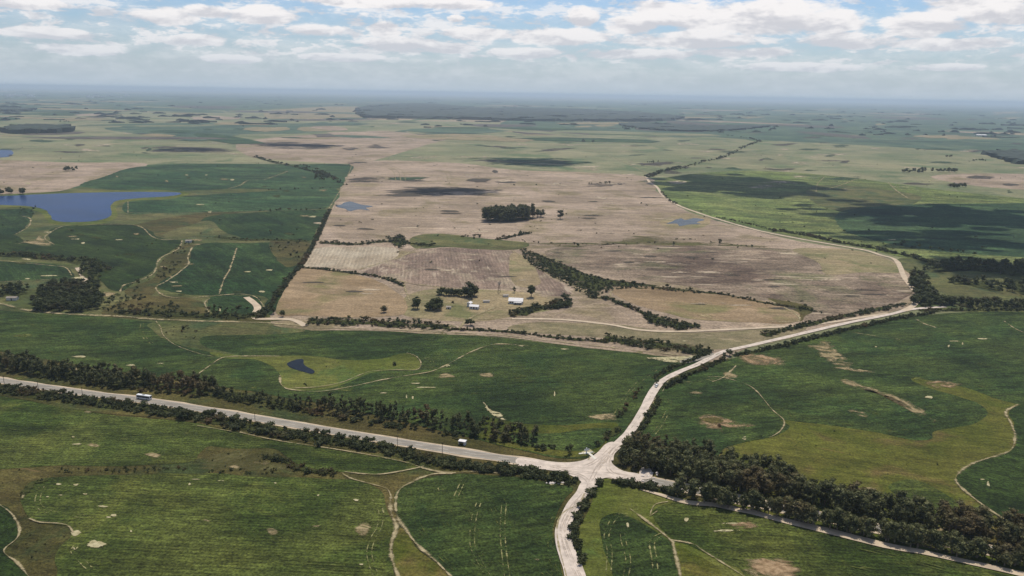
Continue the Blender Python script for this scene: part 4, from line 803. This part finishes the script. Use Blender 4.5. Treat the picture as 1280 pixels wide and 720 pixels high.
along('broadleaf_tree', [(1120,305),(1150,312),(1200,318),(1240,322)], 14, 10, (5, 8), 'tree of the far shaded hedge beyond the loop', 'trees of the far shaded hedge')
for u, v in [(1107,308),(1127,307),(1141,310),(1118,307)]: plant('shrub', P(u, v), 4.5, 'lone bush on the pasture above the loop road', 'lone bushes above the loop road')
# grove and single trees
fill('eucalyptus_tree', [(607,278),(607,274),(664,271.5),(665,274.5),(640,278)], 6, (22, 26), 'tall eucalyptus in the grove on the tan pasture', 'eucalyptus grove on the tan pasture')
for u, v in [(666,273),(672,272),(676,271)]: plant('broadleaf_tree', P(u, v), 15, 'round tree just right of the eucalyptus grove', 'round trees right of the grove')
plant('broadleaf_tree', P(700,274), 17, 'single tree standing alone right of the eucalyptus grove')
plant('broadleaf_tree', P(522,386), 14, 'large round tree at the left end of the farmstead'); plant('broadleaf_tree', P(519,387), 9, 'smaller tree tucked behind the large round one left of the farmstead')
for u, v, h in [(535,387,8),(538,388,8),(541,388,10),(543,386,11),(546,387,12),(549,386,11),(551,388,8),(547,389,8)]: plant('broadleaf_tree', P(u, v), h, 'dark tree in the dense garden clump of the farmstead', 'dark trees in the farm garden clump')
plant('broadleaf_tree', P(566,383), 5.5, 'low spreading tree left of the smaller farm building')
for u, v in [(549,369),(552,368),(555,369),(558,370),(561,369),(564,370),(567,370),(570,369),(573,370),(577,371)]: plant('broadleaf_tree', P(u, v), 8, 'tree in the row behind the farmstead', 'trees in the row behind the farmstead')
for u, v, h in [(581,371,11),(585,372,12),(589,370,15),(593,371,14),(590,374,10)]: plant('broadleaf_tree', P(u, v), h, 'tall dark tree behind the smaller farm building', 'tall trees behind the smaller farm building')
plant('broadleaf_tree', P(480,391), 7, 'single dark bush-like tree in the tan field left of the farmstead'); plant('broadleaf_tree', P(643,366), 7, 'small dark tree behind the white farmhouse')
plant('broadleaf_tree', P(664,372), 13, 'airy tree right of the white farmhouse'); plant('broadleaf_tree', P(706,377), 10, 'round tree at the end of the clump right of the farmhouse')
for u, v, h in [(584,407,6),(588,407,7),(592,408,5)]: plant('broadleaf_tree', P(u, v), h, 'small tree where the farm track meets the hedge', 'small trees at the farm track gate')
plant('broadleaf_tree', P(900,306), 9, 'round tree on the fence line inside the loop'); plant('broadleaf_tree', P(842,307), 6, 'small dark tree on the fence line left of the round one'); plant('broadleaf_tree', P(722,309), 6, 'small tree at the start of the fence line')
plant('eucalyptus_tree', P(714,567), 8, 'slim tree standing apart above the highway near the junction'); plant('eucalyptus_tree', P(709,569), 7, 'shorter slim tree beside the highway near the junction')
plant('broadleaf_tree', P(820,481), 5, 'round bush-like tree overhanging the parked car at the bend')
for u0, u1, v, k, h, lab in [(80,107,214,9,13,'tree in the brownish clump on the far tan pasture'), (0,36,243,12,13,'tree in the dark row on the far lake shore'), (1124,1200,216,30,14,'tree in the long dark row on the far right pasture'), (1183,1208,235,12,11,'tree in the small dark clump on the far right'),
                             (1180,1194,197,6,10,'tree in the tiny clump above the long far right row'), (1215,1234,202,7,10,'tree in the clump at the bend of the far right track'), (72,86,153,6,13,'tree in the small clump beyond the far left fields'), (728,746,178,8,12,'tree in the hazy clump at far centre'),
                             (775,796,161,10,16,'tree in the dark clump before the far valley'), (344,350,152,3,12,'tree in the far left pasture pair'), (360,367,152,3,14,'tree in the taller far left pair'), (808,828,204,9,7,'bush-like tree in the short row on far green pasture'), (302,308,159,2,10,'tree by the far left field end')]:
    for i in range(k): plant('broadleaf_tree', P(random.uniform(u0, u1), v + random.uniform(-1.2, 0.3)), h * random.uniform(0.75, 1.1), lab, lab.replace('tree in', 'trees in').replace('tree by', 'trees by'))
along('shrub', [(810,222),(830,214),(850,210)], 10, 14, (6, 10), 'dark bush at the top end of the loop road', 'dark bushes at the top end of the loop')
along('shrub', [(832,214),(856,210),(875,204),(900,198),(912,193),(925,187),(940,180),(950,177),(935,173),(910,170)], 22, 14, (5, 10), 'bush in the far hedge climbing to the horizon', 'bushes of the far climbing hedge', gap=0.3)
along('shrub', [(640,232),(700,231),(770,229)], 22, 6, (4, 7), 'bush in the dotted far row above the tan pasture', 'bushes of the dotted far row', gap=0.3)
along('shrub', [(440,228),(540,227),(640,231)], 22, 6, (2.5, 4.5), 'bush in the low far row across the tan pasture', 'bushes of the low far row', gap=0.4)
along('shrub', [(318,196),(345,204),(375,210),(420,224)], 16, 14, (5, 9), 'bush in the dark far hedge above the green fields', 'bushes of the dark far hedge')
for i in range(520):
    u = random.uniform(-60, 1340); v = random.uniform(140, 330); c = P(u, v)
    if not (200 < u < 480 and v > 300) and not (u < 240 and 235 < v < 282): plant('shrub', c, random.uniform(1.5, 3.5), 'scattered bush on the open pastures', 'scattered bushes on the pastures')
NEARS = [(690,578,1010,640)]
# sort: the 300 largest of each kind are things of their own, the rest one mass per kind
def place_all():
    # big groups: say which end and which side of its stand each one is on
    G = {}
    for i, q in enumerate(PL):
        if q[5]: G.setdefault((q[0], q[4]), []).append(i)
    for key, ids in G.items():
        if len(ids) < 9: continue
        az = sorted(PL[i][1] / PL[i][2] for i in ids); n_ = len(az)
        for i in ids:
            q = PL[i]; r = q[1] / q[2]; near = [PL[j] for j in ids if abs(PL[j][1] / PL[j][2] - r) < 0.04]
            d = sum(t[2] for t in near) / len(near)
            e = 'left end' if r < az[n_ // 3] else ('right end' if r > az[2 * n_ // 3] else 'middle')
            e2 = 'front' if q[2] < d else 'back'
            full = q[4] + ', ' + e + ' ' + e2
            if len(full.split()) > 16: full = q[4] + ', ' + e
            PL[i] = q[:4] + (full if len(full.split()) <= 16 else q[4], q[5])
    for kind in PROTO:
        L = [q for q in PL if q[0] == kind]
        def size(q):
            v = RM.inverted() @ Vector((q[1], q[2], -H)); 
            if v.z > -10: return 0
            u = 640 + F * v.x / -v.z; vv = 360 - F * v.y / -v.z
            s = q[3] / -v.z
            return s if (-5 < u < 1285 and vv < 735) else s * 0.01
        L.sort(key=lambda q: -size(q))
        near, rest = L[:300], L[300:]
        for i, (k, x, y, h, lab, grp) in enumerate(near):
            pr = random.choice(PROTO[kind]); s = h / NOM[kind]; wd = s * random.uniform(1.0, 1.5)
            o = empty(kind, (x, y, 0.25), random.uniform(0, 6.28), lab, 'bush' if kind == 'shrub' else 'tree', grp); o.scale = (wd, wd, s)
            for nm in ('trunk', 'crown'):
                c = bpy.data.objects.new('stem' if (nm == 'trunk' and kind == 'shrub') else ('foliage' if kind == 'shrub' else nm), pr[nm]); COL.objects.link(c); c.parent = o
        if rest:
            VV = []; FF = []; nv = 0
            arrs = [(np.array(p['low'][0]), p['low'][1]) for p in PROTO[kind]]
            for (k, x, y, h, lab, grp) in rest:
                a, f = random.choice(arrs); s = h / NOM[kind]; wd = s * random.uniform(0.9, 1.25); t = random.uniform(0, 6.28); c_, s_ = math.cos(t), math.sin(t)
                vx = (a[:, 0] * c_ - a[:, 1] * s_) * wd + x; vy = (a[:, 0] * s_ + a[:, 1] * c_) * wd + y
                VV.append(np.stack([vx, vy, a[:, 2] * s + 0.2], 1)); FF += [tuple(i + nv for i in q) for q in f]; nv += len(a)
            V = np.concatenate(VV)
            me = bpy.data.meshes.new('mass'); me.from_pydata(V.tolist(), [], FF); me.materials.append(PROTO[kind][0]['mat']); me.update()
            nm, lb, ct = {'shrub': ('shrubbery', 'many smaller bushes of the distant hedges and thickets', 'bushes'), 'broadleaf_tree': ('distant_trees', 'smaller trees of the distant woods and tree rows', 'trees'), 'eucalyptus_tree': ('belt_trees', 'farther trees in the long belts beside the highway', 'trees')}[kind]
            o = bpy.data.objects.new(nm, me); COL.objects.link(o); tag(o, lb, ct, kind='stuff')
        print('PLANTS', kind, len(L))
place_all()
# far plantations and one cloud-shade stand-in: canopy blocks with rough tops and real height
M_forest = plain('far_forest_canopy', (44, 54, 38), 0.95, 0.35, 0.02)
def plantation(name, px, h, label, cell=60):
    W = [P(*p) for p in smooth_line(px, True, 3)]; poly = [(p.x, p.y) for p in W]; xs = [p[0] for p in poly]; ys = [p[1] for p in poly]
    nx = max(3, int((max(xs) - min(xs)) / cell)); ny = max(3, int((max(ys) - min(ys)) / cell)); sx = (max(xs) - min(xs)) / nx; sy = (max(ys) - min(ys)) / ny
    V = []; Fc = []; idx = {}
    def vid(i, j, top):
        k = (i, j, top)
        if k not in idx:
            x = min(xs) + i * sx + random.uniform(-.3, .3) * sx; y = min(ys) + j * sy + random.uniform(-.3, .3) * sy
            idx[k] = len(V); V.append((x, y, h * random.uniform(0.75, 1.15) if top else 0.2))
        return idx[k]
    cells = {(i, j) for i in range(nx) for j in range(ny) if inside((min(xs) + (i + .5) * sx, min(ys) + (j + .5) * sy), poly) and mnoise(Vector((i * sx / 260, j * sy / 260, 2))) > -0.42}
    for (i, j) in cells:
        t = [vid(a, b, 1) for a, b in ((i, j), (i + 1, j), (i + 1, j + 1), (i, j + 1))]; Fc.append(tuple(t))
        for (di, dj, a, b) in ((0, -1, (i, j), (i + 1, j)), (1, 0, (i + 1, j), (i + 1, j + 1)), (0, 1, (i + 1, j + 1), (i, j + 1)), (-1, 0, (i, j + 1), (i, j))):
            if (i + di, j + dj) not in cells: Fc.append((vid(*a, 0), vid(*b, 0), vid(*b, 1), vid(*a, 1)))
    if Fc: tag(mesh_obj(name, V, Fc, M_forest), label, 'forest', kind='stuff')
plantation('plantation', [(10,167),(14,162),(40,160),(86,161),(88,165),(60,167)], 20, 'long dark plantation block at far left', 25)
plantation('distant_forest', [(450,136),(500,131),(540,131),(600,136),(720,138),(840,146),(836,151),(740,152),(640,151),(560,149),(470,148),(455,146)], 22, 'large bluish forest below the horizon', 70)
plantation('plantation', [(-60,137),(0,137),(36,137),(30,139),(-60,140)], 18, 'thin dark plantation at the far left edge', 60)
plantation('plantation', [(1232,192),(1290,192),(1340,194),(1340,212),(1282,208),(1250,198)], 14, 'dark plantation at the far right edge', 25)
plantation('plantation', [(775,156),(800,155),(880,158),(960,158),(900,164),(820,163)], 10, 'low dark canopy standing in for a far cloud shadow', 40)  # no wood here: dark canopy added to imitate a distant cloud shadow
V = []; Fc = []
for i in range(520):
    u = random.uniform(-80, 1360); hv = 117 + (u - 640) * 0.0172; v = hv + 5 + 40 * random.random() ** 1.3
    c = P(u, v); L = random.choice((8, 12, 18, 30, 50)) * random.uniform(0.7, 1.3) * (1 + c.length / 7000); wd = random.uniform(8, 24) * (1 + c.length / 9000); a = random.uniform(-0.5, 0.5); m = max(3, int(L / 16)); hh = random.uniform(8, 16)
    k0 = len(V)
    for j in range(m + 1):
        s = (j / m - 0.5) * 2 * L; x = c.x + s * math.cos(a); y = c.y + s * math.sin(a) ; h1 = hh * random.uniform(0.35, 1.2) * (0.5 if j in (0, m) else 1)
        V += [(x, y - wd / 2, 0), (x, y - wd / 3, h1), (x, y + wd / 3, h1 * 0.95), (x, y + wd / 2, 0)]
    for j in range(m):
        b = k0 + 4 * j
        for q in range(3): Fc.append((b + q, b + 4 + q, b + 5 + q, b + 1 + q))
tag(mesh_obj('distant_hedgerows', V, Fc, M_forest), 'countless dark hedgerows and copses fading toward the horizon', 'hedgerows', kind='stuff')

# ------------------------------------------------------------------ built things
def box(V, Fc, x0, x1, y0, y1, z0, z1, taper=0.0):
    k = len(V); t = taper
    V += [(x0, y0, z0), (x1, y0, z0), (x1, y1, z0), (x0, y1, z0), (x0 + t, y0 + t, z1), (x1 - t, y0 + t, z1), (x1 - t, y1 - t, z1), (x0 + t, y1 - t, z1)]
    Fc += [(k, k + 3, k + 2, k + 1), (k + 4, k + 5, k + 6, k + 7), (k, k + 1, k + 5, k + 4), (k + 1, k + 2, k + 6, k + 5), (k + 2, k + 3, k + 7, k + 6), (k + 3, k, k + 4, k + 7)]
def part(name, boxes, mat, parent, bevel=0.0):
    V = []; Fc = []
    for b in boxes: box(V, Fc, *b)
    o = mesh_obj(name, V, Fc, mat, parent)
    if bevel:
        m = o.modifiers.new('bevel', 'BEVEL'); m.width = bevel; m.segments = 2
    return o
def wheel(parent, x, y, r, wdt, name='wheel'):
    V = []; Fc = []; N = 14
    for s in (-1, 1):
        for i in range(N): V.append((x + r * math.cos(2 * math.pi * i / N), y + s * wdt / 2, r + r * math.sin(2 * math.pi * i / N)))
    Fc.append(tuple(range(N))); Fc.append(tuple(range(2 * N - 1, N - 1, -1)))
    for i in range(N): Fc.append((i, N + i, N + (i + 1) % N, (i + 1) % N))
    w_ = mesh_obj(name, V, Fc, M_tyre, parent)
    V = []; Fc = []
    for s in (-1, 1):
        for i in range(N): V.append((x + r * .55 * math.cos(2 * math.pi * i / N), y + s * (wdt / 2 + 0.02), r + r * .55 * math.sin(2 * math.pi * i / N)))
    Fc = [tuple(range(N)), tuple(range(2 * N - 1, N - 1, -1))]
    mesh_obj('rim', V, Fc, M_grey, w_)
M_white = plain('white_paint', (232, 230, 224), 0.35, 0.03); M_glass = plain('dark_glass', (16, 17, 19), 0.7, 0.1); M_tyre = plain('tyre_rubber', (26, 26, 26), 0.9); M_grey = plain('grey_metal', (140, 140, 140), 0.4)
M_wall = plain('whitewashed_wall', (222, 216, 204), 0.85, 0.08, 1.5); M_roof = plain('pale_sheet_roof', (226, 220, 212), 0.55, 0.08, 1.0); M_brown = plain('dark_timber', (58, 46, 36), 0.8); M_conc = plain('pale_concrete', (214, 208, 190), 0.9, 0.08, 1.0); M_red = plain('red_lamp', (150, 24, 18), 0.4)
M_sheet = plain('weathered_sheet_roof', (142, 130, 114), 0.6, 0.15, 1.0)
M_tank = plain('white_tank', (228, 226, 218), 0.5)
def hdir(W, u):     # direction of the highway at photo column u
    a, b = P(u - 15, np.interp(u - 15, [p[0] for p in HW_PX], [p[1] for p in HW_PX])), P(u + 15, np.interp(u + 15, [p[0] for p in HW_PX], [p[1] for p in HW_PX]))
    return math.atan2(b.y - a.y, b.x - a.x), (a + b) / 2
# bus
rz, c = hdir(None, 178)
nn = Vector((-math.sin(rz), math.cos(rz), 0))
t = empty('bus', (c.x + nn.x * 1.8, c.y + nn.y * 1.8, 6.5 * STEP), rz, 'white bus with a long band of dark windows driving on the highway', 'bus')
t.scale = (0.88, 0.9, 0.9)
part('body', [(-6, 6, -1.25, 1.25, 0.45, 1.35, 0), (-5.98, 5.95, -1.24, 1.24, 1.35, 3.3, 0.06)], M_white, t, 0.12)
for i in range(8): part('window', [(-5.3 + i * 1.36, -4.08 + i * 1.36, -1.27, -1.17, 1.45, 2.75)], M_glass, t)
for i in range(8): part('window', [(-5.3 + i * 1.36, -4.08 + i * 1.36, 1.17, 1.27, 1.45, 2.75)], M_glass, t)
part('windscreen', [(-6.02, -5.9, -1.1, 1.1, 1.4, 2.9)], M_glass, t); part('rear_window', [(5.86, 6.0, -0.95, 0.95, 1.7, 2.8)], M_glass, t)
part('skirt', [(-5.9, 5.9, -1.22, 1.22, 0.3, 0.44)], M_grey, t); part('roof_vent', [(-1.2, 0.8, -0.7, 0.7, 3.32, 3.5, 0.08)], M_grey, t)
for s in (-0.95, 0.95): part('headlight', [(-6.04, -5.98, s - 0.15, s + 0.15, 0.7, 0.9)], M_glass, t); part('tail_lamp', [(5.98, 6.04, s - 0.12, s + 0.12, 0.8, 1.1)], M_red, t)
for x in (-3.9, 3.4):
    for y in (-1.1, 1.1): wheel(t, x, y, 0.5, 0.32)
# car at the bend of the gravel road
a, b = P(815, 494), P(826, 478); rz = math.atan2(b.y - a.y, b.x - a.x); c = P(820.5, 484)
t = empty('car', (c.x, c.y, 7.2 * STEP), rz, 'white car with a dark windscreen on the gravel road bend', 'car')
part('body', [(-2.3, 2.3, -0.9, 0.9, 0.3, 0.95, 0.05)], M_white, t, 0.1); part('cabin', [(-1.3, 1.5, -0.8, 0.8, 0.95, 1.5, 0.2)], M_white, t, 0.05)
part('windscreen', [(-1.5, -1.15, -0.7, 0.7, 0.96, 1.4, 0.05)], M_glass, t); part('rear_window', [(1.3, 1.53, -0.66, 0.66, 0.98, 1.38, 0.04)], M_glass, t)
for s in (-0.8, 0.74): part('side_window', [(-0.95, 1.1, s, s + 0.06, 1.0, 1.36)], M_glass, t)
for s in (-0.62, 0.62): part('headlight', [(-2.34, -2.26, s - 0.15, s + 0.15, 0.6, 0.78)], M_glass, t)
for x in (-1.45, 1.4):
    for y in (-0.8, 0.8): wheel(t, x, y, 0.33, 0.2)
# roadside shelter
rz, c = hdir(None, 571); nn = Vector((-math.sin(rz), math.cos(rz), 0))
t = empty('bus_shelter', (c.x + nn.x * 9.5, c.y + nn.y * 9.5, 0.25), rz, 'small white roadside shelter with a dark opening beside the highway', 'shelter')
part('wall', [(-2, 2, 1.1, 1.25, 0, 2.3), (-2, -1.85, -1.2, 1.098, 0, 2.3), (1.1, 2, -1.2, 1.098, 0, 2.3)], M_wall, t); part('roof', [(-2.25, 2.25, -1.6, 1.5, 2.303, 2.5, 0.02)], M_roof, t); part('bench', [(-1.7, 0.9, 0.5, 1.0, 0.35, 0.48)], M_brown, t)
# white monument on its plot with a path to the junction
c = P(733, 567)
t = empty('roadside_monument', (c.x, c.y, 0.2), 0.25, 'small white marker with crossed arms on a pale plot above the junction', 'monument')
part('plinth', [(-1.5, 1.5, -1.0, 1.0, 0, 0.35)], M_conc, t, 0.05); part('post', [(-0.3, 0.3, -0.3, 0.3, 0.353, 3.4, 0.05)], M_white, t); part('sign_panel', [(-1.6, 1.6, -0.42, -0.32, 1.9, 2.9)], M_white, t); part('side_wing', [(1.9, 4.2, -0.4, 0.4, 0, 0.5)], M_conc, t); part('side_wing', [(-4.6, -1.9, -0.6, 0.6, 0, 0.35)], M_conc, t)
ribbon('footpath', [(735,567),(739,570),(744,575)], 1.6, M_conc, 8, label='narrow concrete path from the white marker to the junction', wob=0)
area('plot', [(724,565),(732,562),(740,563),(738,568),(730,569)], M_patch, 5, jit=0.3)
# rubble clearing by the highway
area('clearing', [(798,592),(803,586),(811,586),(815,591),(814,598),(806,600),(799,598)], M_dirt, 8, jit=0.6, label='pinkish pale clearing at the mouth of the tree belt')
M_stone = plain('pale_rubble', (214, 200, 186), 0.9, 0.15, 1.0)
def rock(p, s, label, grp):
    iv, jf = ICO1; g = np.random.default_rng(int(abs(p.x * 13 + p.y * 7)) % 99991)
    v = iv * np.array([1, 0.8, 0.55]) * s * g.uniform(0.75, 1.15, (len(iv), 1)); o = mesh_obj('boulder', v + np.array([0, 0, s * 0.3]), [tuple(f) for f in jf], M_stone); o.location = (p.x, p.y, 0.3); o.rotation_euler = (0, 0, g.uniform(0, 6)); tag(o, label, 'boulder', grp)
for i in range(14): rock(P(random.uniform(800, 822), random.uniform(590, 603)), random.uniform(0.6, 1.3), 'pale boulder dumped at the mouth of the dark tree belt', 'boulders at the mouth of the tree belt')
for i in range(7): rock(P(684 + i * 3.4 + random.uniform(-1, 1), 606 + random.uniform(-2, 2)), random.uniform(0.5, 1.2), 'pale boulder in the green field just below the junction hedge', 'boulders below the junction hedge')
# farmstead
def house(name, u, v, rz, L, Wd, h, rh, label, cat, roof_m, wins, door=True, veranda=False):
    c = P(u, v); t = empty(name, (c.x, c.y, 0.2), rz, label, cat)
    V = []; Fc = []; box(V, Fc, -L / 2, L / 2, -Wd / 2, Wd / 2, 0, h)
    k = len(V); V += [(-L / 2, -Wd / 2, h), (-L / 2, Wd / 2, h), (-L / 2, 0, h + rh - 0.12), (L / 2, -Wd / 2, h), (L / 2, Wd / 2, h), (L / 2, 0, h + rh - 0.12)]; Fc += [(k, k + 2, k + 1), (k + 3, k + 4, k + 5)]
    mesh_obj('wall', V, Fc, M_wall, t)
    e = 0.5; V = []; Fc = []
    for s in (-1, 1):
        k = len(V); z0 = h - e * rh / (Wd / 2)
        V += [(-L / 2 - e, s * (Wd / 2 + e), z0), (L / 2 + e, s * (Wd / 2 + e), z0), (L / 2 + e, 0, h + rh), (-L / 2 - e, 0, h + rh), (-L / 2 - e, s * (Wd / 2 + e), z0 + 0.12), (L / 2 + e, s * (Wd / 2 + e), z0 + 0.12), (L / 2 + e, 0, h + rh + 0.12), (-L / 2 - e, 0, h + rh + 0.12)]
        Fc += [(k, k + 1, k + 2, k + 3), (k + 4, k + 5, k + 6, k + 7), (k, k + 1, k + 5, k + 4), (k + 1, k + 2, k + 6, k + 5), (k + 3, k, k + 4, k + 7)]
    r_ = mesh_obj('roof', V, Fc, roof_m, t)
    for wx in wins:
        f = part('window', [(wx - 0.55, wx + 0.55, -Wd / 2 - 0.04, -Wd / 2 + 0.02, 0.95, 2.1)], M_glass, t); part('frame', [(wx - 0.65, wx + 0.65, -Wd / 2 - 0.06, -Wd / 2 - 0.003, 2.1, 2.2), (wx - 0.65, wx + 0.65, -Wd / 2 - 0.09, -Wd / 2 - 0.003, 0.85, 0.947)], M_white, f)
    if door: part('door', [(-0.5, 0.5, -Wd / 2 - 0.05, -Wd / 2 + 0.02, 0.02, 2.15)], M_brown, t)
    if veranda:
        part('veranda_roof', [(-1.5, L / 2 - 0.6, -Wd / 2 - 3.0, -Wd / 2 - 0.06, h - 0.75, h - 0.6)], M_roof, t)
        for x in (-1.4, 0.9, 3.2, L / 2 - 0.75): part('post', [(x - 0.08, x + 0.08, -Wd / 2 - 2.9, -Wd / 2 - 2.74, 0, h - 0.753)], M_white, t)
    return t
house('farmhouse', 645, 379, -0.12, 13.5, 8.5, 3.1, 2.2, 'white farmhouse with pale roof and a dark shaded veranda', 'farmhouse', M_roof, (-5, -3, 3, 5), True, True)
house('outbuilding', 593, 386, -0.2, 8.5, 5, 2.8, 1.2, 'smaller whitewashed building left of the farmhouse', 'outbuilding', M_roof, (-2.6, 2.6))
house('shed', 587, 383, 1.2, 4.5, 3.6, 3.6, 0.9, 'narrow white shed at the left end of the smaller building', 'shed', M_roof, ())
house('shed', 608, 378, 0.1, 6, 3, 1.8, 0.5, 'low pale shed between the two farm buildings', 'shed', M_sheet, (), False)
house('shed', 561, 386, 0.0, 4, 3.2, 2.0, 0.6, 'tiny dark-doored shed beside the garden trees', 'shed', M_sheet, ())
house('shed', 632, 371, 0.2, 5, 3, 1.9, 0.5, 'little shed just behind the farmhouse', 'shed', M_sheet, (), False)
house('shed', 236, 303, 0.1, 7, 5, 2.6, 0.8, 'small white hut at the valley track crossing', 'shed', M_sheet, ())
house('shed', 16, 375, 0.1, 9, 5, 2.6, 0.8, 'pale hut at the edge of the left wood', 'shed', M_sheet, ())
house('farm_building', 1226, 170, 0.0, 60, 22, 6, 4, 'long white roofed building far off at right', 'farm building', M_roof, (), False)
# wind pump
c = P(624, 366); t = empty('wind_pump', (c.x, c.y, 0.2), 0.3, 'dark slim wind pump behind the farmstead', 'wind pump')
V = []; Fc = []
for sx in (-1, 1):
    for sy in (-1, 1):
        k = len(V)
        for z, r in ((0, 1.3), (10, 0.2)):
            V += [(sx * r - .09, sy * r - .09, z), (sx * r + .09, sy * r - .09, z), (sx * r + .09, sy * r + .09, z), (sx * r - .09, sy * r + .09, z)]
        for i in range(4): Fc.append((k + i, k + (i + 1) % 4, k + 4 + (i + 1) % 4, k + 4 + i))
for z in (2.5, 5, 7.5):
    r = 1.3 - 1.1 * z / 10; box(V, Fc, -r, r, -r - .05, -r + .05, z, z + .1); box(V, Fc, -r, r, r - .05, r + .05, z, z + .1); box(V, Fc, -r - .05, -r + .05, -r, r, z + .11, z + .2); box(V, Fc, r - .05, r + .05, -r, r, z + .11, z + .2)
mesh_obj('tower', V, Fc, M_brown, t)
V = []; Fc = []
for i in range(12):
    a = 2 * math.pi * i / 12; k = len(V); ca, sa = math.cos(a), math.sin(a)
    V += [(0.3 * ca, -0.6, 10.2 + 0.3 * sa), (1.7 * ca - .3 * sa, -0.65, 10.2 + 1.7 * sa + .3 * ca), (1.7 * ca + .3 * sa, -0.5, 10.2 + 1.7 * sa - .3 * ca)]; Fc.append((k, k + 1, k + 2))
mesh_obj('fan', V, Fc, M_grey, t); part('tail_vane', [(-0.05, 0.05, -0.6, 2.4, 10.15, 10.25), (-0.04, 0.04, 1.6, 2.6, 9.8, 10.147)], M_brown, t)
# power poles along the highway verge
for i, u in enumerate([20, 62, 116, 330, 505, 560]):
    rz, c = hdir(None, u); nn = Vector((-math.sin(rz), math.cos(rz), 0)) * -8.5
    t = empty('utility_pole', (c.x + nn.x, c.y + nn.y, 0.2), rz + 1.57, 'thin utility pole beside the highway', 'pole', 'utility poles beside the highway')
    part('post', [(-0.12, 0.12, -0.12, 0.12, 0, 8.5, 0.04)], M_brown, t); part('crossarm', [(-0.05, 0.05, -0.9, 0.9, 8.0, 8.15)], M_brown, t)
# town far at left
for i in range(26):
    u = random.uniform(2, 44) if i < 18 else random.uniform(100, 160); v = random.uniform(117.5, 121.5) if i < 18 else random.uniform(119, 122); c = P(u, v); s = random.uniform(40, 120)
    V = []; Fc = []; box(V, Fc, -s / 2, s / 2, -s / 4, s / 4, 0, random.uniform(12, 26)); o = mesh_obj('distant_building', V, Fc, M_roof); o.location = c; o.rotation_euler = (0, 0, random.uniform(-.3, .3)); tag(o, 'pale building of the far town on the left horizon', 'building', 'buildings of the far town')
# ------------------------------------------------------------------ clouds overhead whose shadows cross the fields
M_cloud = bpy.data.materials.new('cloud_white'); M_cloud.use_nodes = True; b_ = M_cloud.node_tree.nodes['Principled BSDF']; b_.inputs['Base Color'].default_value = (0.9, 0.9, 0.92, 1); b_.inputs['Roughness'].default_value = 1
def cloud(u, v, wpx, vpx, label, alt=1100, seed=0):
    g = np.random.default_rng(seed); c = P(u, v); tl, tr = P(u - wpx / 2, v), P(u + wpx / 2, v); bt, tp = P(u, v + vpx / 2), P(u, v - vpx / 2)
    A = (tr - tl).length / 2; B = (tp - bt).length / 2; t = alt / sdir.z; o0 = Vector((c.x, c.y, 0)) + sdir * t
    V = []; Fc = []
    k = 60
    for i in range(k):
        a = g.uniform(0, 6.28); r = g.uniform(0, 1) ** 0.5 * (1 + 0.5 * mnoise(Vector((math.cos(6.28 * i / k) * 2, i * 0.37, seed * 3.1)))); s = min(A, B) * g.uniform(0.12, 0.38) * (1.2 - 0.7 * r)
        x, y = A * 0.85 * r * math.cos(a), B * 0.85 * r * math.sin(a); iv, jf = ICO2; n0 = len(V)
        dsp = np.array([1 + 0.35 * mnoise(Vector((p[0] * 1.7 + i, p[1] * 1.7, p[2] * 1.7))) + 0.15 * mnoise(Vector((p[0] * 5 + i, p[1] * 5, p[2] * 5))) for p in iv])[:, None]
        vv = iv * dsp * np.array([s * A / min(A, B) * 0.8, s * B / min(A, B) * 0.8, s * 0.6]); vv[:, 2] = np.where(vv[:, 2] < 0, vv[:, 2] * 0.25, vv[:, 2])
        V += [tuple(p + np.array([x, y, s * 0.1])) for p in vv]; Fc += [tuple(n0 + q for q in f) for f in jf]
    o = mesh_obj('cloud', V, Fc, M_cloud, smooth=True); o.location = o0; tag(o, label, 'cloud')
ICO2 = ico(2)
cloud(918, 231, 240, 30, 'cumulus cloud high over the bright crop field', seed=1)
cloud(1060, 251, 60, 5, 'small cloud puff over the field right of the loop road', seed=8)
cloud(1180, 270, 330, 30, 'wide cumulus cloud over the right-hand fields', seed=2)
cloud(1200, 300, 330, 26, 'ragged cumulus cloud over the shaded crop field', seed=5)
cloud(1230, 336, 170, 30, 'cumulus cloud over the shaded woods at right', seed=3)
cloud(670, 203, 130, 9, 'flat cloud over the far centre pasture', seed=4, alt=1500)
cloud(560, 240, 130, 10, 'small cloud over the tan pasture', seed=6)
cloud(375, 182, 110, 5, 'thin cloud over the far tan pastures', seed=7, alt=1700)
cloud(235, 187, 100, 5, 'thin cloud over the far left pastures', seed=9, alt=1700)
# ------------------------------------------------------------------ haze
V = []; Fc = []; box(V, Fc, -82000, 82000, -82000, 82000, -1.0, 232.0)
hm = bpy.data.materials.new('haze'); hm.use_nodes = True; nt = hm.node_tree; nt.nodes.clear()
vo = nt.nodes.new('ShaderNodeVolumePrincipled'); vo.inputs['Color'].default_value = (0.58, 0.68, 0.79, 1); vo.inputs['Density'].default_value = 6e-5; vo.inputs['Anisotropy'].default_value = 0.3
om = nt.nodes.new('ShaderNodeOutputMaterial'); nt.links.new(vo.outputs[0], om.inputs['Volume'])
tag(mesh_obj('haze', V, Fc, hm), 'thin pale haze over the whole plain', 'haze', kind='stuff')
